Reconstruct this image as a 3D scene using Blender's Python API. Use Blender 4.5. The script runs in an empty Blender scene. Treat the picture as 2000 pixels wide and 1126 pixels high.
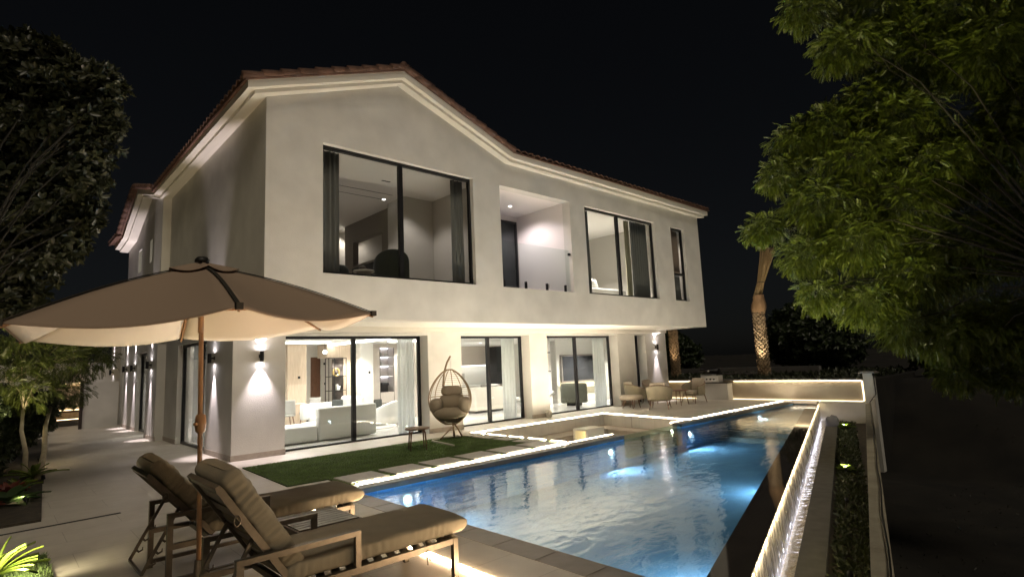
import bpy, bmesh, math, random
import numpy as np
from mathutils import Vector, Matrix
random.seed(7); RNG = np.random.default_rng(11)
sc = bpy.context.scene
R = math.radians

# ------------------------------------------------------------------ camera, world, sun, exposure
cam_d = bpy.data.cameras.new('camera'); cam = bpy.data.objects.new('camera', cam_d)
sc.collection.objects.link(cam); sc.camera = cam
cr = Vector((0.7348715, -0.6767911, -0.0437910)); cu = Vector((-0.0561718, -0.1250851, 0.9905546)); cf = Vector((0.6758762, 0.7254706, 0.1299381))
CAM = Vector((-3.73264, -13.15794, 1.8))
M = Matrix((cr, cu, -cf)).transposed().to_4x4(); M.translation = CAM
cam.matrix_world = M
cam_d.lens = 1090.7 / 2000 * 36; cam_d.sensor_width = 36; cam_d.clip_start = 0.05; cam_d.clip_end = 2000

w = bpy.data.worlds.new('World'); sc.world = w; w.use_nodes = True
nt = w.node_tree; bgn = nt.nodes['Background']
sky = nt.nodes.new('ShaderNodeTexSky'); sky.sky_type = 'NISHITA'; sky.sun_disc = False
SUN_EL, SUN_AZ = R(52), R(200)          # a weak warm glow from the neighbourhood behind the photographer
sky.sun_elevation = SUN_EL; sky.sun_rotation = SUN_AZ
hs = nt.nodes.new('ShaderNodeHueSaturation'); hs.inputs['Saturation'].default_value = .45; nt.links.new(sky.outputs['Color'], hs.inputs['Color'])
nt.links.new(hs.outputs['Color'], bgn.inputs['Color']); bgn.inputs['Strength'].default_value = 0.00022
sun_d = bpy.data.lights.new('sun', 'SUN'); sun_d.energy = 0.155; sun_d.angle = R(25); sun_d.color = (1.0, 0.87, 0.68)
sun = bpy.data.objects.new('sun', sun_d); sc.collection.objects.link(sun)
sdir = Vector((math.sin(SUN_AZ) * math.cos(SUN_EL), math.cos(SUN_AZ) * math.cos(SUN_EL), math.sin(SUN_EL)))
sun.rotation_euler = sdir.to_track_quat('Z', 'Y').to_euler(); sun.location = (-8, -25, 12)
sc.view_settings.view_transform = 'Standard'; sc.view_settings.look = 'None'
sc.view_settings.exposure = 2.35; sc.view_settings.gamma = 1.0
sc.render.engine = 'CYCLES'; sc.cycles.use_denoising = True
sc.cycles.max_bounces = 8; sc.cycles.diffuse_bounces = 4; sc.cycles.transparent_max_bounces = 16
sc.cycles.caustics_reflective = False; sc.cycles.caustics_refractive = False
sc.cycles.sample_clamp_indirect = 4.0

# ------------------------------------------------------------------ materials
MATS = {}
def mat(name, col, rough=0.6, metal=0.0, noise=0.0, nscale=8.0, bump=0.0, bscale=60.0, spec=0.5, emit=None, estr=0.0, stretch=None):
    if name in MATS: return MATS[name]
    m = bpy.data.materials.new(name); m.use_nodes = True; t = m.node_tree; n = t.nodes; l = t.links
    b = n['Principled BSDF']; b.inputs['Roughness'].default_value = rough; b.inputs['Metallic'].default_value = metal
    b.inputs['Specular IOR Level'].default_value = spec
    c4 = (*col, 1); b.inputs['Base Color'].default_value = c4
    tc = n.new('ShaderNodeTexCoord'); src = tc.outputs['Object']
    if stretch:
        mp = n.new('ShaderNodeMapping'); mp.inputs['Scale'].default_value = stretch; l.new(src, mp.inputs['Vector']); src = mp.outputs['Vector']
    if noise > 0:
        nz = n.new('ShaderNodeTexNoise'); nz.inputs['Scale'].default_value = nscale; nz.inputs['Detail'].default_value = 6
        l.new(src, nz.inputs['Vector'])
        rp = n.new('ShaderNodeValToRGB'); e = rp.color_ramp.elements
        e[0].position = .3; e[1].position = .72
        e[0].color = (*[c * (1 - noise) for c in col], 1); e[1].color = (*[min(1, c * (1 + noise)) for c in col], 1)
        l.new(nz.outputs['Fac'], rp.inputs['Fac']); l.new(rp.outputs['Color'], b.inputs['Base Color'])
    if bump > 0:
        n2 = n.new('ShaderNodeTexNoise'); n2.inputs['Scale'].default_value = bscale; n2.inputs['Detail'].default_value = 5
        l.new(src, n2.inputs['Vector']); bp = n.new('ShaderNodeBump'); bp.inputs['Strength'].default_value = bump; bp.inputs['Distance'].default_value = .01
        l.new(n2.outputs['Fac'], bp.inputs['Height']); l.new(bp.outputs['Normal'], b.inputs['Normal'])
    if emit:
        b.inputs['Emission Color'].default_value = (*emit, 1); b.inputs['Emission Strength'].default_value = estr
    MATS[name] = m; return m
def emis(name, col, s):
    if name in MATS: return MATS[name]
    m = bpy.data.materials.new(name); m.use_nodes = True; t = m.node_tree; t.nodes.clear()
    e = t.nodes.new('ShaderNodeEmission'); o = t.nodes.new('ShaderNodeOutputMaterial')
    e.inputs['Color'].default_value = (*col, 1); e.inputs['Strength'].default_value = s
    t.links.new(e.outputs[0], o.inputs['Surface']); MATS[name] = m; return m
def sheet_glass(name, tint, r0=.04, bump=None, rough=0.0, boost=1.0, shadow_tint=None):
    """clear pane: a transparent layer under a mirror layer weighted by viewing angle (Schlick)"""
    if name in MATS: return MATS[name]
    m = bpy.data.materials.new(name); m.use_nodes = True; t = m.node_tree; n = t.nodes; l = t.links; n.clear()
    o = n.new('ShaderNodeOutputMaterial'); mx = n.new('ShaderNodeMixShader'); tr = n.new('ShaderNodeBsdfTransparent'); gl = n.new('ShaderNodeBsdfGlossy')
    tr.inputs['Color'].default_value = (*tint, 1); gl.inputs['Roughness'].default_value = rough
    lw = n.new('ShaderNodeLayerWeight'); lw.inputs['Blend'].default_value = .5
    pw = n.new('ShaderNodeMath'); pw.operation = 'POWER'; pw.inputs[1].default_value = 5.0 / boost
    ma = n.new('ShaderNodeMath'); ma.operation = 'MULTIPLY_ADD'; ma.inputs[1].default_value = 1 - r0; ma.inputs[2].default_value = r0
    l.new(lw.outputs['Facing'], pw.inputs[0]); l.new(pw.outputs[0], ma.inputs[0]); l.new(ma.outputs[0], mx.inputs['Fac'])
    l.new(tr.outputs[0], mx.inputs[1]); l.new(gl.outputs[0], mx.inputs[2]); l.new(mx.outputs[0], o.inputs['Surface'])
    if bump:
        tc = n.new('ShaderNodeTexCoord'); mp = n.new('ShaderNodeMapping'); mp.inputs['Scale'].default_value = bump[2]; mp.inputs['Rotation'].default_value = (0, 0, R(35))
        l.new(tc.outputs['Object'], mp.inputs['Vector'])
        nz = n.new('ShaderNodeTexNoise'); nz.inputs['Scale'].default_value = bump[1]; nz.inputs['Detail'].default_value = 3.0; nz.inputs['Distortion'].default_value = .6
        l.new(mp.outputs[0], nz.inputs['Vector'])
        bp = n.new('ShaderNodeBump'); bp.inputs['Strength'].default_value = bump[0]; bp.inputs['Distance'].default_value = .05
        l.new(nz.outputs['Fac'], bp.inputs['Height']); l.new(bp.outputs[0], gl.inputs['Normal']); l.new(bp.outputs[0], lw.inputs['Normal'])
    MATS[name] = m; return m

def leafless_curtain():
    m_ = bpy.data.materials.new('sheer_curtain'); m_.use_nodes = True; t = m_.node_tree; b = t.nodes['Principled BSDF']; b.inputs['Base Color'].default_value = (.82, .84, .84, 1); b.inputs['Roughness'].default_value = .9
    tr = t.nodes.new('ShaderNodeBsdfTranslucent'); tr.inputs['Color'].default_value = (.85, .88, .9, 1); tp = t.nodes.new('ShaderNodeBsdfTransparent')
    m1 = t.nodes.new('ShaderNodeMixShader'); m1.inputs['Fac'].default_value = .45; m2 = t.nodes.new('ShaderNodeMixShader'); m2.inputs['Fac'].default_value = .25
    t.links.new(b.outputs[0], m1.inputs[1]); t.links.new(tr.outputs[0], m1.inputs[2]); t.links.new(m1.outputs[0], m2.inputs[1]); t.links.new(tp.outputs[0], m2.inputs[2]); t.links.new(m2.outputs[0], t.nodes['Material Output'].inputs['Surface'])
    MATS['sheer_curtain'] = m_; return m_
PLASTER = mat('plaster', (.585, .57, .53), .85, noise=.10, nscale=1.4, bump=.5, bscale=60)
TRIM = mat('trim_plaster', (.66, .63, .56), .8, bump=.2, bscale=70)
INWALL = mat('inner_wall', (.74, .73, .70), .6)
INCEIL = mat('inner_ceiling', (.8, .79, .76), .7)
INFLOOR = mat('inner_floor', (.62, .60, .56), .08, noise=.05, nscale=2)
FRAME = mat('black_frame', (.018, .018, .02), .35, metal=.3)
GLASS = sheet_glass('window_glass', (.96, .975, .965), .045)
GLASSD = sheet_glass('upper_glass', (.88, .885, .875), .05)
RAILG = sheet_glass('rail_glass', (.93, .97, .96), .05)
SKIRT = mat('skirting_stone', (.36, .31, .26), .55, noise=.12, nscale=12)
TILE = mat('roof_tile', (.125, .066, .046), .75, noise=.4, nscale=5, bump=.4, bscale=30)
WOODL = mat('oak_panel', (.62, .50, .38), .45, noise=.12, nscale=3, stretch=(8, 8, .7))
WOODD = mat('dark_wood', (.17, .085, .05), .45, noise=.2, nscale=5, stretch=(8, 8, .8))
CAB = mat('cabinet', (.50, .45, .40), .5)
WHITEF = mat('white_fabric', (.72, .72, .69), .9, bump=.4, bscale=150)
GREYF = mat('grey_fabric', (.42, .41, .38), .9, bump=.4, bscale=150)
BLACKM = mat('black_metal', (.02, .02, .022), .4, metal=.5)
DARKF = mat('dark_fabric', (.05, .055, .05), .9, bump=.3, bscale=120)
GREENF = mat('green_fabric', (.07, .075, .055), .8, bump=.3, bscale=120)
MARBLE = mat('dark_marble', (.12, .10, .09), .2, noise=.7, nscale=4)
BRONZE = mat('bronze_metal', (.125, .105, .08), .38, metal=.65, noise=.15, nscale=20)
CUSH = mat('olive_cushion', (.195, .17, .12), .92, noise=.08, nscale=6, bump=.25, bscale=240)
CUSHL = mat('taupe_cushion', (.36, .305, .24), .92, bump=.3, bscale=200)
WICKER = mat('rope_weave', (.27, .235, .165), .8, noise=.3, nscale=40, bump=1.0, bscale=90, stretch=(1, 1, 3))
CURT = leafless_curtain()
CURTG = mat('grey_curtain', (.20, .205, .20), .9)
CURTO = mat('olive_curtain', (.30, .29, .20), .9)
LED = emis('led_warm_white', (1.0, .86, .66), 52.0)
LEDN = emis('led_amber', (1.0, .70, .42), 30.0)
LEDG = emis('led_gold', (1.0, .74, .40), 1.6)
LEDC = emis('led_cool', (.80, .82, 1.0), 2.2)
LEDW = emis('led_white', (1.0, .95, .86), 2.5)
LEDY = emis('led_yellow', (1.0, .80, .36), 1.6)
BULB = emis('lamp_glow', (1.0, .92, .95), 30.0)
POOLG = emis('pool_light_glow', (.9, 1.0, .92), 9.0)

# ------------------------------------------------------------------ mesh helpers
class MB:
    def __init__(s): s.v = []; s.f = []; s.sm = []
    def add(s, vs, fs, smooth=False):
        o = len(s.v); s.v += [tuple(v) for v in vs]; s.f += [tuple(i + o for i in f) for f in fs]; s.sm += [smooth] * len(fs); return s
    def box(s, x0, x1, y0, y1, z0, z1, mtx=None):
        x0, x1 = min(x0, x1), max(x0, x1); y0, y1 = min(y0, y1), max(y0, y1); z0, z1 = min(z0, z1), max(z0, z1)
        v = [(x0, y0, z0), (x1, y0, z0), (x1, y1, z0), (x0, y1, z0), (x0, y0, z1), (x1, y0, z1), (x1, y1, z1), (x0, y1, z1)]
        if mtx: v = [mtx @ Vector(a) for a in v]
        return s.add(v, [(0, 3, 2, 1), (4, 5, 6, 7), (0, 1, 5, 4), (1, 2, 6, 5), (2, 3, 7, 6), (3, 0, 4, 7)])
    def prism(s, poly, z0, z1, ax='z'):
        """polygon extruded along an axis; poly in the other two axes"""
        a = sum(poly[i][0] * poly[(i + 1) % len(poly)][1] - poly[(i + 1) % len(poly)][0] * poly[i][1] for i in range(len(poly)))
        if a < 0: poly = poly[::-1]
        def P(p, h): return {'z': (p[0], p[1], h), 'y': (p[0], h, p[1]), 'x': (h, p[0], p[1])}[ax]
        n = len(poly); vs = [P(p, z0) for p in poly] + [P(p, z1) for p in poly]
        fs = [tuple(range(n - 1, -1, -1)), tuple(range(n, 2 * n))] + [(i, (i + 1) % n, n + (i + 1) % n, n + i) for i in range(n)]
        if ax == 'y': fs = [f[::-1] for f in fs]
        return s.add(vs, fs)
    def tube(s, pts, r, n=8, closed=False, cap=True):
        pts = [Vector(p) for p in pts]; k = len(pts); rs = r if isinstance(r, (list, tuple)) else [r] * k
        vs = []; prev = None
        for i, p in enumerate(pts):
            if closed: t = pts[(i + 1) % k] - pts[i - 1]
            else: t = pts[min(i + 1, k - 1)] - pts[max(i - 1, 0)]
            t.normalize()
            if prev is None: a = t.orthogonal().normalized()
            else:
                a = prev - t * prev.dot(t); a = a.normalized() if a.length > 1e-6 else t.orthogonal().normalized()
            prev = a; b = t.cross(a)
            for j in range(n):
                an = 2 * math.pi * j / n; vs.append(p + (a * math.cos(an) + b * math.sin(an)) * rs[i])
        fs = []
        for i in range(k if closed else k - 1):
            for j in range(n):
                a0 = i * n + j; a1 = i * n + (j + 1) % n; i2 = (i + 1) % k
                fs.append((a0, a1, i2 * n + (j + 1) % n, i2 * n + j))
        if cap and not closed: fs += [tuple(range(n - 1, -1, -1)), tuple(range((k - 1) * n, k * n))]
        return s.add(vs, fs, True)
    def bar(s, a, b, w, h=None, up=(0, 0, 1)):
        """rectangular bar from a to b"""
        h = h or w; a = Vector(a); b = Vector(b); t = (b - a).normalized(); u = Vector(up)
        if abs(t.dot(u)) > .98: u = Vector((0, 1, 0))
        sd = t.cross(u).normalized(); u2 = sd.cross(t)
        vs = []
        for p in (a, b):
            for q in ((-1, -1), (1, -1), (1, 1), (-1, 1)): vs.append(p + sd * q[0] * w / 2 + u2 * q[1] * h / 2)
        return s.add(vs, [(0, 3, 2, 1), (4, 5, 6, 7), (0, 1, 5, 4), (1, 2, 6, 5), (2, 3, 7, 6), (3, 0, 4, 7)][::1])
    def lathe(s, prof, c=(0, 0, 0), n=20):
        vs = []; k = len(prof)
        for j in range(n):
            a = 2 * math.pi * j / n
            for r_, z in prof: vs.append((c[0] + r_ * math.cos(a), c[1] + r_ * math.sin(a), c[2] + z))
        fs = [(j * k + i, ((j + 1) % n) * k + i, ((j + 1) % n) * k + i + 1, j * k + i + 1) for j in range(n) for i in range(k - 1)]
        return s.add(vs, fs, True)
    def grid(s, fn, nu, nv, smooth=True, closed_u=False):
        vs = [fn(i / nu, j / nv) for i in range(nu + (0 if closed_u else 1)) for j in range(nv + 1)]
        m = nv + 1; nn = nu if closed_u else nu + 1
        fs = [(i * m + j, ((i + 1) % nn) * m + j, ((i + 1) % nn) * m + j + 1, i * m + j + 1) for i in range(nu) for j in range(nv)]
        return s.add(vs, fs, smooth)
    def build(s, name, m, parent=None, bevel=0, subsurf=0, solid=0):
        me = bpy.data.meshes.new(name); me.from_pydata(s.v, [], s.f); me.update()
        me.polygons.foreach_set('use_smooth', s.sm if len(s.sm) == len(s.f) else [False] * len(s.f))
        ob = bpy.data.objects.new(name, me); sc.collection.objects.link(ob)
        if m: me.materials.append(m)
        if parent is not None: ob.parent = parent
        if solid:
            k = ob.modifiers.new('thick', 'SOLIDIFY'); k.thickness = solid; k.offset = 0
        if bevel:
            k = ob.modifiers.new('bev', 'BEVEL'); k.width = bevel; k.segments = 2; k.limit_method = 'ANGLE'; k.harden_normals = False
        if subsurf:
            k = ob.modifiers.new('sub', 'SUBSURF'); k.levels = subsurf; k.render_levels = subsurf
        return ob
def tag(o, label=None, cat=None, group=None, kind=None):
    if label: o['label'] = label
    if cat: o['category'] = cat
    if group: o['group'] = group
    if kind: o['kind'] = kind
    return o
def thing(name, label, cat, loc=(0, 0, 0), rz=0, group=None):
    o = bpy.data.objects.new(name, None); sc.collection.objects.link(o); o.empty_display_size = .1
    o.location = loc; o.rotation_euler = (0, 0, rz); return tag(o, label, cat, group)
def dup(root, loc, rz=None, label=None):
    def cp(o, par):
        c = o.copy(); sc.collection.objects.link(c); c.parent = par
        for ch in [x for x in bpy.data.objects if x.parent == o and x is not c]: cp(ch, c)
        return c
    kids = [x for x in bpy.data.objects if x.parent == root]
    r_ = root.copy(); sc.collection.objects.link(r_); r_.location = loc
    if rz is not None: r_.rotation_euler = (0, 0, rz)
    if label: r_['label'] = label
    for k in kids: cp(k, r_)
    return r_
def struct(name, mb, m, **k): return tag(mb.build(name, m, **k), kind='structure')
def spot(name, loc, aim, energy, angle, col=(1, .9, .8), radius=.03, blend=.6, parent=None):
    d = bpy.data.lights.new(name, 'SPOT'); d.energy = energy; d.spot_size = R(angle); d.spot_blend = blend; d.color = col; d.shadow_soft_size = radius
    o = bpy.data.objects.new(name, d); sc.collection.objects.link(o); o.location = loc
    v = (Vector(aim) - Vector(loc)); o.rotation_euler = (-v).to_track_quat('Z', 'Y').to_euler()
    if parent is not None: o.parent = parent
    return o
def point(name, loc, energy, col=(1, .9, .8), radius=.05, parent=None):
    d = bpy.data.lights.new(name, 'POINT'); d.energy = energy; d.color = col; d.shadow_soft_size = radius
    o = bpy.data.objects.new(name, d); sc.collection.objects.link(o); o.location = loc
    if parent is not None: o.parent = parent
    return o
def px(x, y, depth):
    """a point at the given depth in front of where the photographer stood (used to lay out far crowns)"""
    return CAM + (cf + cr * (x - 1000) / 1090.7 + cu * (563 - y) / 1090.7) * depth

# line of the infinity edge: u along, q outward
UU = Vector((.9563, .2924, 0)); QQ = Vector((.2924, -.9563, 0))
def uq(u, q, z=0): v = UU * u + QQ * q; return (v.x, v.y, z)
def uq2(u, q): v = UU * u + QQ * q; return (v.x, v.y)
def u_at_x(x, q): return (x - QQ.x * q) / UU.x

# ================================================================== SETTING
# dark land all around, well below the terrace
m = mat('dark_soil', (.010, .0085, .006), .95, noise=.7, nscale=.9, bump=.8, bscale=3)
g = MB(); N = 60
def land(a, b):
    x = -150 + 340 * a; y = -170 + 340 * b
    z = -2.4 + .35 * math.sin(x * .13 + 1) * math.cos(y * .11) + .12 * math.sin(x * .9) * math.sin(y * .8 + 2)
    def ss(v): v = max(0, min(1, v)); return v * v * (3 - 2 * v)
    z += 3.0 * ss((x - 18.5) / 3.0) * ss((y + 17) / 9.5) + .06 * math.sin(x * 2.3 + y) * math.sin(y * 1.9)
    return (x, y, z)
g.grid(land, 300, 300)
struct('ground', g, m)

DECK = mat('deck_porcelain', (.56, .52, .455), .45, noise=.06, nscale=5, bump=.08, bscale=90)
DECKD = mat('coping_stone', (.19, .16, .135), .38, noise=.12, nscale=7, bump=.06, bscale=80)
t = DECK.node_tree; b = t.nodes['Principled BSDF']; src = b.inputs['Base Color'].links[0].from_socket
tc = t.nodes.new('ShaderNodeTexCoord'); br = t.nodes.new('ShaderNodeTexBrick'); br.offset = .5; br.inputs['Scale'].default_value = 1.0; br.inputs['Brick Width'].default_value = 1.2; br.inputs['Row Height'].default_value = .6; br.inputs['Mortar Size'].default_value = .0035
br.inputs['Color1'].default_value = (1, 1, 1, 1); br.inputs['Color2'].default_value = (.93, .93, .92, 1); br.inputs['Mortar'].default_value = (.55, .53, .5, 1)
mm_ = t.nodes.new('ShaderNodeMix'); mm_.data_type = 'RGBA'; mm_.blend_type = 'MULTIPLY'; mm_.inputs[0].default_value = .8
nz = t.nodes.new('ShaderNodeTexNoise'); nz.inputs['Scale'].default_value = .8; nz.inputs['Detail'].default_value = 8; t.links.new(tc.outputs['Object'], nz.inputs['Vector'])
mr_ = t.nodes.new('ShaderNodeMapRange'); mr_.inputs['From Min'].default_value = .3; mr_.inputs['From Max'].default_value = .7; mr_.inputs['To Min'].default_value = .28; mr_.inputs['To Max'].default_value = .6; t.links.new(nz.outputs['Fac'], mr_.inputs['Value']); t.links.new(mr_.outputs[0], b.inputs['Roughness'])
t.links.new(tc.outputs['Object'], br.inputs['Vector']); t.links.new(src, mm_.inputs[6]); t.links.new(br.outputs['Color'], mm_.inputs[7]); t.links.new(mm_.outputs[2], b.inputs['Base Color'])
d = MB()
d.prism([(-9, -18), (0.0, -18), (0.0, -4.83), (5.5, -4.83), (5.5, -1.45), (11.0, -1.45), (10.45, -4.83), (17.4, -4.83), (17.4, 3.2), (16.7, 3.2), (16.7, .0), (0.12, .0), (.12, 19), (-9, 19)], -.35, 0)
struct('terrace_paving', d, DECK)
# joints between large slabs: shallow dark grout lines lying on the paving
GROUT = mat('grout', (.15, .13, .11), .9)

dr = MB(); dr.bar((-5.2, -3.83, .003), (-2.34, -3.66, .003), .05, .006)
dr.bar((-5.2, -3.93, .003), (-5.19, -5.2, .003), .02, .006)
struct('drain_channel', dr, mat('drain_slot', (.035, .03, .025), .8))

# pool shell
q0, q1 = 10.30, 10.60
zf = -.68
def wy(x, q): return (QQ.x * x - q) / .9563 if False else (.2924 * x - q) / .9563
TILEW = bpy.data.materials.new('pool_tile'); TILEW.use_nodes = True
t = TILEW.node_tree; b = t.nodes['Principled BSDF']; b.inputs['Roughness'].default_value = .7; b.inputs['Specular IOR Level'].default_value = .1
tc = t.nodes.new('ShaderNodeTexCoord'); mp = t.nodes.new('ShaderNodeMapping'); mp.inputs['Rotation'].default_value = (R(90), 0, 0)
br = t.nodes.new('ShaderNodeTexBrick'); br.offset = .5; br.inputs['Scale'].default_value = 1.0
br.inputs['Brick Width'].default_value = .30; br.inputs['Row Height'].default_value = .15; br.inputs['Mortar Size'].default_value = .006
br.inputs['Color1'].default_value = (.16, .36, .62, 1); br.inputs['Color2'].default_value = (.28, .50, .74, 1); br.inputs['Mortar'].default_value = (.42, .55, .66, 1)
t.links.new(tc.outputs['Object'], mp.inputs['Vector']); t.links.new(mp.outputs[0], br.inputs['Vector']); t.links.new(br.outputs['Color'], b.inputs['Base Color'])
TILEF = bpy.data.materials.new('pool_floor_tile'); TILEF.use_nodes = True
t = TILEF.node_tree; b = t.nodes['Principled BSDF']; b.inputs['Roughness'].default_value = .8; b.inputs['Specular IOR Level'].default_value = .05
tc = t.nodes.new('ShaderNodeTexCoord'); br = t.nodes.new('ShaderNodeTexBrick'); br.offset = .5
br.inputs['Brick Width'].default_value = .60; br.inputs['Row Height'].default_value = .30; br.inputs['Mortar Size'].default_value = .008; br.inputs['Scale'].default_value = 1.0
br.inputs['Color1'].default_value = (.20, .38, .58, 1); br.inputs['Color2'].default_value = (.25, .44, .63, 1); br.inputs['Mortar'].default_value = (.28, .45, .60, 1)
t.links.new(tc.outputs['Object'], br.inputs['Vector']); t.links.new(br.outputs['Color'], b.inputs['Base Color'])
pf = MB()
pf.prism([(.3, -5.1), (17.2, -5.1), (17.2, wy(17.2, q0)), (.3, wy(.3, q0))], zf - .2, zf)
struct('pool_floor', pf, TILEF)
st = MB()
for x0, z in ((11.6, -.56), (12.1, -.45), (12.6, -.33)):
    st.prism([(x0, -5.103), (17.19, -5.103), (17.19, wy(17.19, q0) + .003), (x0, wy(x0, q0) + .003)], z - .32, z)
struct('pool_steps', st, mat('pool_step_tile', (.40, .42, .38), .8, noise=.1, nscale=6, spec=.1))
pw = MB()
pw.box(.3, 7.1, -5.1, -4.98, zf, -.005); pw.box(9.6, 17.2, -5.1, -4.98, zf, -.005); pw.box(7.1, 9.6, -5.1, -4.98, zf, -.55)
pw.box(.18, .3, -5.1, wy(.3, q0), zf, -.005); pw.box(17.2, 17.32, -5.1, wy(17.2, q0) + .02, zf, -.005)
struct('pool_walls', pw, TILEW)
cp = MB()
cp.box(.0, 7.1, -5.12, -4.84, -.08, .004); cp.box(9.6, 17.4, -5.12, -4.84, -.08, .004)
cp.prism([(0.0, -5.12), (.32, -5.12), (.32, wy(.32, q0)), (0.0, wy(0, q0))], -.08, .004)
cp.prism([(16.95, -5.13), (17.39, -5.13), (17.39, wy(17.39, q1)), (16.95, wy(16.95, q1))], -.08, .004)
struct('pool_coping', cp, DECKD, bevel=.006)
cj = MB()
for k in range(8): cj.box(.002, .318, -5.7 - k * .6, -5.694 - k * .6, .0045, .007)
for k in range(26):
    x = .4 + k * .6
    if x < 7.05 or 9.65 < x < 16.9: cj.box(x, x + .006, -5.118, -4.86, .0045, .007)
struct('coping_joints', cj, GROUT)
WET = mat('wet_dark_tile', (.05, .042, .034), .05, noise=.2, nscale=3, spec=.8)
wr = MB(); wr.prism([uq2(u_at_x(.32, q0), q0), uq2(u_at_x(17.0, q0), q0), uq2(u_at_x(17.0, q1), q1), uq2(u_at_x(.32, q1), q1)], -1.6, -.094)
# near continuation of the weir in front of the terrace corner
wr.prism([uq2(-2.5, q0), uq2(u_at_x(.318, q0), q0), uq2(u_at_x(.318, q1), q1), uq2(-2.5, q1)], -1.6, -.094)
struct('infinity_edge_wall', wr, WET)
wa = MB(); wa.prism([(.302, -5.102), (17.198, -5.102), (17.198, wy(17.198, q0) + .003), (.302, wy(.302, q0) + .003)], -.112, -.098)
WATER = sheet_glass('pool_water_surface', (.84, .95, .985), .07, bump=(.15, 3.0, (1, 1.8, 1)), rough=.012, boost=1.12)
struct('pool_water', wa, WATER)
# falling sheet of water on the outside of the edge wall
fs = MB()
def sheet(a, b):
    u = -2.5 + a * 18.6; z = -.10 - .52 * b
    q = q1 + .036 + .035 * b + .006 * math.sin(u * 37 + 3 * b) + .008 * math.sin(u * 91 + 1.3) + .005 * math.sin(u * 173 + 4 * b)
    return uq(u, q, z)
fs.grid(sheet, 1500, 8)
FALL = bpy.data.materials.new('falling_water'); FALL.use_nodes = True; t = FALL.node_tree; b = t.nodes['Principled BSDF']
b.inputs['Roughness'].default_value = .25; b.inputs['Base Color'].default_value = (.72, .66, .58, 1); b.inputs['Specular IOR Level'].default_value = .8
tc = t.nodes.new('ShaderNodeTexCoord'); mp = t.nodes.new('ShaderNodeMapping'); mp.inputs['Rotation'].default_value = (0, 0, R(-17)); mp.inputs['Scale'].default_value = (14, 1, 1.6)
nz = t.nodes.new('ShaderNodeTexNoise'); nz.inputs['Scale'].default_value = 1.6; nz.inputs['Detail'].default_value = 6
rp = t.nodes.new('ShaderNodeValToRGB'); e = rp.color_ramp.elements; e[0].position = .44; e[1].position = .58; e[0].color = (.10, .10, .10, 1); e[1].color = (.95, .95, .95, 1)
bp_ = t.nodes.new('ShaderNodeBump'); bp_.inputs['Strength'].default_value = .9; bp_.inputs['Distance'].default_value = .03
t.links.new(tc.outputs['Object'], mp.inputs['Vector']); t.links.new(mp.outputs[0], nz.inputs['Vector']); t.links.new(nz.outputs['Fac'], rp.inputs['Fac'])
b.inputs['Base Color'].default_value = (.85, .84, .82, 1)
tl_ = t.nodes.new('ShaderNodeBsdfTranslucent'); tl_.inputs['Color'].default_value = (.95, .95, .95, 1); tp_ = t.nodes.new('ShaderNodeBsdfTransparent'); tp_.inputs['Color'].default_value = (.9, .9, .9, 1)
ma_ = t.nodes.new('ShaderNodeMixShader'); ma_.inputs['Fac'].default_value = .6; mb_ = t.nodes.new('ShaderNodeMixShader')
t.links.new(b.outputs[0], ma_.inputs[1]); t.links.new(tl_.outputs[0], ma_.inputs[2]); t.links.new(rp.outputs['Color'], mb_.inputs['Fac']); t.links.new(tp_.outputs[0], mb_.inputs[1]); t.links.new(ma_.outputs[0], mb_.inputs[2]); t.links.new(mb_.outputs[0], t.nodes['Material Output'].inputs['Surface'])
t.links.new(nz.outputs['Fac'], bp_.inputs['Height']); t.links.new(bp_.outputs[0], b.inputs['Normal'])
struct('water_cascade', fs, FALL)
lipm = MB(); lipm.prism([uq2(-2.5, q1), uq2(16.9, q1), uq2(16.9, q1 + .035), uq2(-2.5, q1 + .035)], -.104, -.095); struct('cascade_lip', lipm, WET)
cwl = MB(); cwl.prism([uq2(-2.5, q1 + .001), uq2(16.9, q1 + .001), uq2(16.9, q1 + .007), uq2(-2.5, q1 + .007)], -.70, -.106); struct('cascade_cladding', cwl, mat('cladding', (.42, .36, .29), .4, noise=.4, nscale=22, bump=.8, bscale=40))
# catch channel, pale coping, planting bed
ch = MB(); ch.prism([uq2(-3, q1 + .01), uq2(17.2, q1 + .01), uq2(17.2, 10.84), uq2(-3, 10.80)], -1.2, -.72)
struct('catch_channel', ch, mat('channel_tile', (.30, .24, .16), .3, noise=.2, nscale=5))
cw = MB(); cw.prism([uq2(-3, q1 + .07), uq2(17.2, q1 + .07), uq2(17.2, 10.835), uq2(-3, 10.795)], -.66, -.655)
struct('channel_water', cw, sheet_glass('channel_water_surface', (.85, .82, .72), .05, bump=(.3, 9, (1, 1, 1)), rough=.03))
cc = MB(); cc.prism([uq2(-3, 10.80), uq2(17.2, 10.84), uq2(17.2, 11.18), uq2(-3, 11.09)], -1.6, -.62)
struct('channel_coping', cc, mat('pale_ledge', (.085, .083, .078), .9, noise=.15, nscale=6, bump=.1, spec=.15), bevel=.006)
bs = MB(); bs.prism([uq2(-3, 11.092), uq2(17.2, 11.182), uq2(17.2, 12.05), uq2(-3, 11.46)], -1.8, -.70)
struct('bed_soil', bs, mat('bed_earth', (.045, .036, .024), .95, noise=.5, nscale=9, bump=.9, bscale=25))
# retaining face between the far terrace end and the bed
rf = MB(); rf.box(17.401, 17.62, -7.30, -4.8, -2.0, -.012)
rf.box(17.34, 17.399, -7.28, wy(17.34, q1 + .02), -1.2, -.012)
tag(rf.build('retaining_wall', PLASTER), 'grey rendered retaining wall below the far lit garden wall, behind the rock', 'wall')

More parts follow.
